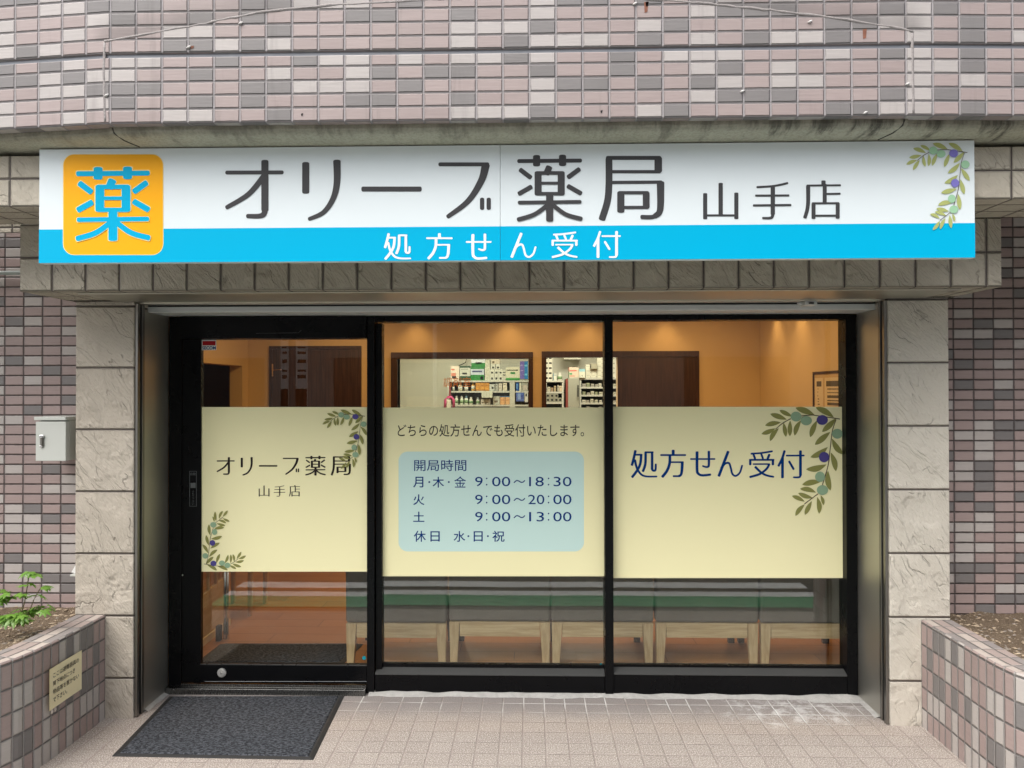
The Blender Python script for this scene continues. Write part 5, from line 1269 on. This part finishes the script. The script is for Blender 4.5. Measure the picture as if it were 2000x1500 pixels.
for k, (x0_, x1_, y0_, c) in enumerate(((790,872,1000,(205,200,188)),(880,975,1000,(198,192,180)),(1030,1160,940,(196,198,186)),(1170,1262,938,(222,170,120)),(1272,1362,938,(226,176,126)))):
    pack(('small cream box under the hanging tray','small grey cream box right of the other cream box','pale box with long black label on the lower shelf','peach box with blue top on the lower shelf','peach box at the right end of the lower shelf')[k], q3(x0_,y0_,x1_,S2), c, [(0.2,0.5,0.7,0.7,(120,110,100))] if k < 3 else [(0,0,1,0.12,(90,130,170)),(0.2,0.4,0.8,0.5,(190,120,80))])
pack('blue book standing in the right bay of the long shelf', q3(1478,645,1532,S1), (30,80,160), [(0.2,0.3,0.6,0.8,(120,170,220))])
pack('white folder leaning in the right bay of the long shelf', q3(1545,675,1585,S1), (215,215,200)); pack('clear plastic box in the right bay of the long shelf', q3(1592,665,1712,S1), (160,160,150), [(0.2,0.3,0.9,0.9,(190,180,170))])
pack('blue printed packet in the right bay under the folder', q3(1480,868,1635,1040), (80,105,175), [(0.2,0.1,0.6,0.8,(130,155,205)),(0.6,0.3,0.9,0.7,(60,80,150))], y=YD+0.0)
pack('white packet with black mark beside the blue printed packet', q3(1645,868,1712,1055), (205,205,200), [(0.3,0.1,0.7,0.4,BK)], y=YD+0.0)
# pink holder at the left of the shelf
o = thing('pink_holder', 'pink plastic holder with white roll hanging at the left of the shelf', 'holder', tuple(D_(878,795,YD-0.1)))
mm = MB(); arc = [(D_(869,797,YD-0.1)), (D_(870,780,YD-0.1)), (D_(874,776,YD-0.1)), (D_(882,776,YD-0.1)), (D_(886,781,YD-0.1)), (D_(886,797,YD-0.1))]
mm.tube(arc, 0.016, 8); mm.build('bracket', plain('pink_plastic', (0.55,0.06,0.20), 0.4), o, smooth=True)
mm = MB(); mm.box(D_(871.5,0,YD-0.1).x, D_(880,0,YD-0.1).x, YD-0.11, YD-0.06, D_(875,800,YD-0.1).z, D_(875,781,YD-0.1).z); mm.build('roll', col((215,205,190)), o, bevel=0.01)
mm = MB(); mm.box(D_(876,0,YD-0.1).x, D_(879.5,0,YD-0.1).x, YD-0.08, YD-0.06, D_(875,776,YD-0.1).z, D_(875,752,YD-0.1).z); mm.build('strap', plain('dark_red', (0.2,0.03,0.03), 0.6), o)
# right hand shelf
q4 = lambda x0,y0,x1,y1: (1040+x0/10, 680+y0/10, 1040+x1/10, 680+y1/10)
for k in range(5):
    for j in range(2):
        pack('white box with black label in the tall double stack behind the doorway', q4(236+j*76,632-(k+1)*98,310+j*76,632-k*98), (222,220,205), [(0.15,0.35,0.85,0.7,BK)], group='white boxes in the tall double stack')
pack('white box with blue edge beside the tall double stack', q4(405,490,470,632), (214,216,205), [(0,0,0.15,1,(60,120,150)),(0.3,0.2,0.9,0.3,(120,150,160))])
bottle('rounded white canister next to the tall double stack', q4(482,480,582,632), (205,205,190), (215,215,205))
pack('big red and green printed carton on top of the refrigerator', q4(705,372,905,578), (205,190,170), [(0,0,0.06,0.4,(150,60,50)),(0,0.4,0.06,1,(40,110,80)),(0.1,0.28,0.8,0.38,(200,90,80)),(0.1,0.55,0.35,0.7,(60,150,100)),(0.1,0.8,0.6,0.86,(200,100,90))], y=YD-0.05)
pack('white carton with pale blue top on the refrigerator', q4(912,405,1030,578), (212,212,195), [(0,0,1,0.3,(150,195,205)),(0.4,0.7,0.6,0.85,(150,150,140))], y=YD-0.03)
for k, (cx_, n_) in enumerate(((1040,3),(1150,2),(1265,5))):
    for j in range(n_):
        pack('cream box of the plain stacks on the drug rack', q4(cx_,578-(j+1)*86,cx_+108,578-j*86), (214,212,194), [(0.12,0.4,0.7,0.47,(150,150,138)),(0.82,0.7,0.95,0.85,(60,60,55))], group='cream boxes on the drug rack')
pack('dark ended grey box lying on the cream boxes', q4(1128,300,1262,404), (160,155,135), [(0,0.1,0.14,0.9,(60,58,50))], y=YD-0.04)
for k in range(5): pack('white boxes column seen right of the black post', q4(1572,610-(k+1)*92,1650,610-k*92), (216,214,200), [(0.1,0.5,0.35,0.7,BK)], group='white boxes right of the post')
for k in range(2): pack('small white box at the left of the narrow shelf', q4(236,835-(k+1)*82,280,835-k*82), (210,208,200), [(0.1,0.5,0.9,0.8,BK)], group='two small white boxes at the left of the narrow shelf')
for k, (x0_, x1_, y0_, c) in enumerate(((290,352,755,(185,180,160)),(362,405,770,(165,140,115)),(420,462,735,(170,155,125)),(490,515,722,(190,186,170)),(520,580,735,(200,185,160)))):
    pack(('grey cream box on the narrow shelf','low brown box on the narrow shelf','upright tan box on the narrow shelf','thin pale box on the narrow shelf','cream box at the right end of the narrow shelf')[k], q4(x0_,y0_,x1_,848), c, [(0.2,0.3,0.8,0.38,(110,100,85))])
for k, (x0_, y0_) in enumerate(((258,970),(340,970),(424,970),(500,970),(258,890),(340,890),(424,890))):
    pack('dark grey box with black label square in the low double row', q4(x0_,y0_,x0_+78,y0_+78 if y0_ < 950 else 1052), (150,150,135), [(0.3,0.25,0.85,0.75,BK)], group='grey boxes in the low double row')
rn = random.Random(12)
for r_, (yb2, hh) in enumerate(((755.5,7.5),(771,7.5),(786.5,8),(801,7))):
    for k in range(5):
        x = 1137.5+k*8.2 + rn.uniform(-0.8,0.8)
        h = hh*rn.uniform(0.5,1.0)
        pack('small clear drug tray packet in the white rack', (x, yb2-h, x+rn.uniform(5,7.6), yb2), rn.choice(((190,188,170),(170,165,155),(205,203,190),(150,155,125))), [(0.1,0.4,0.8,0.6,(120,118,105))], group='small packets in the drug rack', name='drug_packet', depth=0.1)
    for k in range(2):
        x = 1198.5+k*9; pack('small clear drug tray packet in the white rack', (x, yb2-hh*rn.uniform(.5,.9), x+7.5, yb2), rn.choice(((190,188,170),(170,165,155))), [(0.1,0.4,0.8,0.6,(120,118,105))], group='small packets in the drug rack', name='drug_packet', depth=0.1)
o = tag(ibox('wall_cabinet', M['paper_w'], [(P(1098,0,5.3).x, P(1131,0,5.3).x, 5.05, 5.319, P(1115,702,5.1).z, ZC-0.15)], None), 'white wall cabinet above the dispensary refrigerator', 'cabinet')
o.parent = None
mm = MB(); mm.tube([tuple(P(912,700,5.25)), tuple(P(909,708,5.25)), tuple(P(902,712,5.25)), tuple(P(896,714,5.25))], 0.006, 6); tag(mm.build('cable', M['rubber']), 'thin black cable hanging on the dispensary wall behind the boxes', 'cable')

# ------------------------------------------------------------------ lamps that light the rooms
def lamp(kind, loc, power, color, size=0.3, blend=0.5, angle=80, target=(0,0,-1)):
    l = bpy.data.lights.new('downlight', kind); l.energy = power; l.color = color
    if kind == 'AREA': l.size = size; l.shape = 'DISK'
    else: l.spot_size = R(angle); l.spot_blend = blend; l.shadow_soft_size = 0.04
    o = bpy.data.objects.new('downlight', l); COL.objects.link(o); o.location = loc
    o.rotation_euler = Vector(target).to_track_quat('-Z','Y').to_euler()
WARM = (1.0, 0.57, 0.21)
for x in (-1.7, 0.0, 1.4):
    for y in (1.45, 2.45): lamp('AREA', (x, y, ZC-0.02), 4.6, WARM, 0.35)
for x, y in ((XRW-0.12, 2.75), (XRW-0.12, 2.15)): lamp('SPOT', (x, y, ZC-0.02), 6, WARM, angle=85, blend=1.0)
for x in (-1.1, -0.2, 0.55, 1.3): lamp('SPOT', (x, YI-0.16, ZC-0.02), 5, WARM, angle=95, blend=1.0)
lamp('SPOT', (-1.62, 0.30, ZC-0.02), 5, WARM, angle=80, blend=0.8)
for x in (-0.9, 0.6): lamp('AREA', (x, 4.1, ZC-0.02), 15, (1.0, 0.93, 0.74), 0.6)

# ================================================================== the building across the lane (seen in the glass and steel)
NB = thing('neighbour_building', 'plain grey brown building across the lane, facing the pharmacy', 'building', (0, -9.6, 0))
NH = 5.6
M['nwall'] = plain('neighbour_wall', (0.27,0.25,0.225), 0.85, var=0.12, scale=2)
M['nglass'] = plain('neighbour_glass', (0.03,0.035,0.04), 0.08)
mb = MB(); mb.box(-7.6, 16, -14, -9.6, -0.02, NH); mb.build('wall', M['nwall'], NB)
for i in range(7):
    for j, z in enumerate((0.6, 3.6)):
        x = -6.8 + i*3.2; mb = MB(); mb.box(x, x+1.9, -9.62, -9.58, z, z+1.6); wv_ = mb.build('window', M['nglass'], NB)
        mb = MB(); mb.box(x-0.08, x+1.98, -9.68, -9.605, z-0.1, z-0.002); mb.build('sill', M['lintel'], wv_)

# street pole with two tall sign boards, and a slim pale pole (mirrored in the glass)
def post(label, px, y, rad, h, colr):
    D = -y + 3.92; x = (px-1036)/1450*(3.92-y)
    o = thing('street_pole', label, 'pole', (x, y, -0.02))
    m_ = MB(); m_.tube([(x,y,-0.02),(x,y,h)], rad, 16); m_.build('post', colr, o, smooth=True); return o, x
pg = plain('pole_grey', (0.20,0.20,0.20), 0.6); pw = plain('pole_pale', (0.62,0.62,0.60), 0.5)
po, px_ = post('grey street pole with two tall white boards, facing the pharmacy door', 570, -6.0, 0.08, 5.0, pg)
for dx, wd in ((-0.10, 0.10), (0.13, 0.15)):
    m_ = MB(); X0, X1 = px_+dx-wd/2, px_+dx+wd/2; m_.box(X0, X1, -5.93, -5.90, 1.36, 3.3); rn = random.Random(4)
    yy = -5.8985; z = 3.2
    m_.face([(X1,yy,1.38),(X0,yy,1.38),(X0,yy,1.62),(X1,yy,1.62)], None, 1)
    while z > 1.75:
        hh = rn.choice((0.02,0.03,0.05)); m_.face([(X1-0.015,yy,z-hh),(X0+0.02,yy,z-hh),(X0+0.02,yy,z),(X1-0.015,yy,z)], None, 1); z -= hh+rn.uniform(0.04,0.09)
    m_.build('sign_board', [pw, M['black_print']], po, merge=False)
post('slim pale street pole across the lane, facing the middle window', 848, -6.0, 0.028, 4.5, pw)
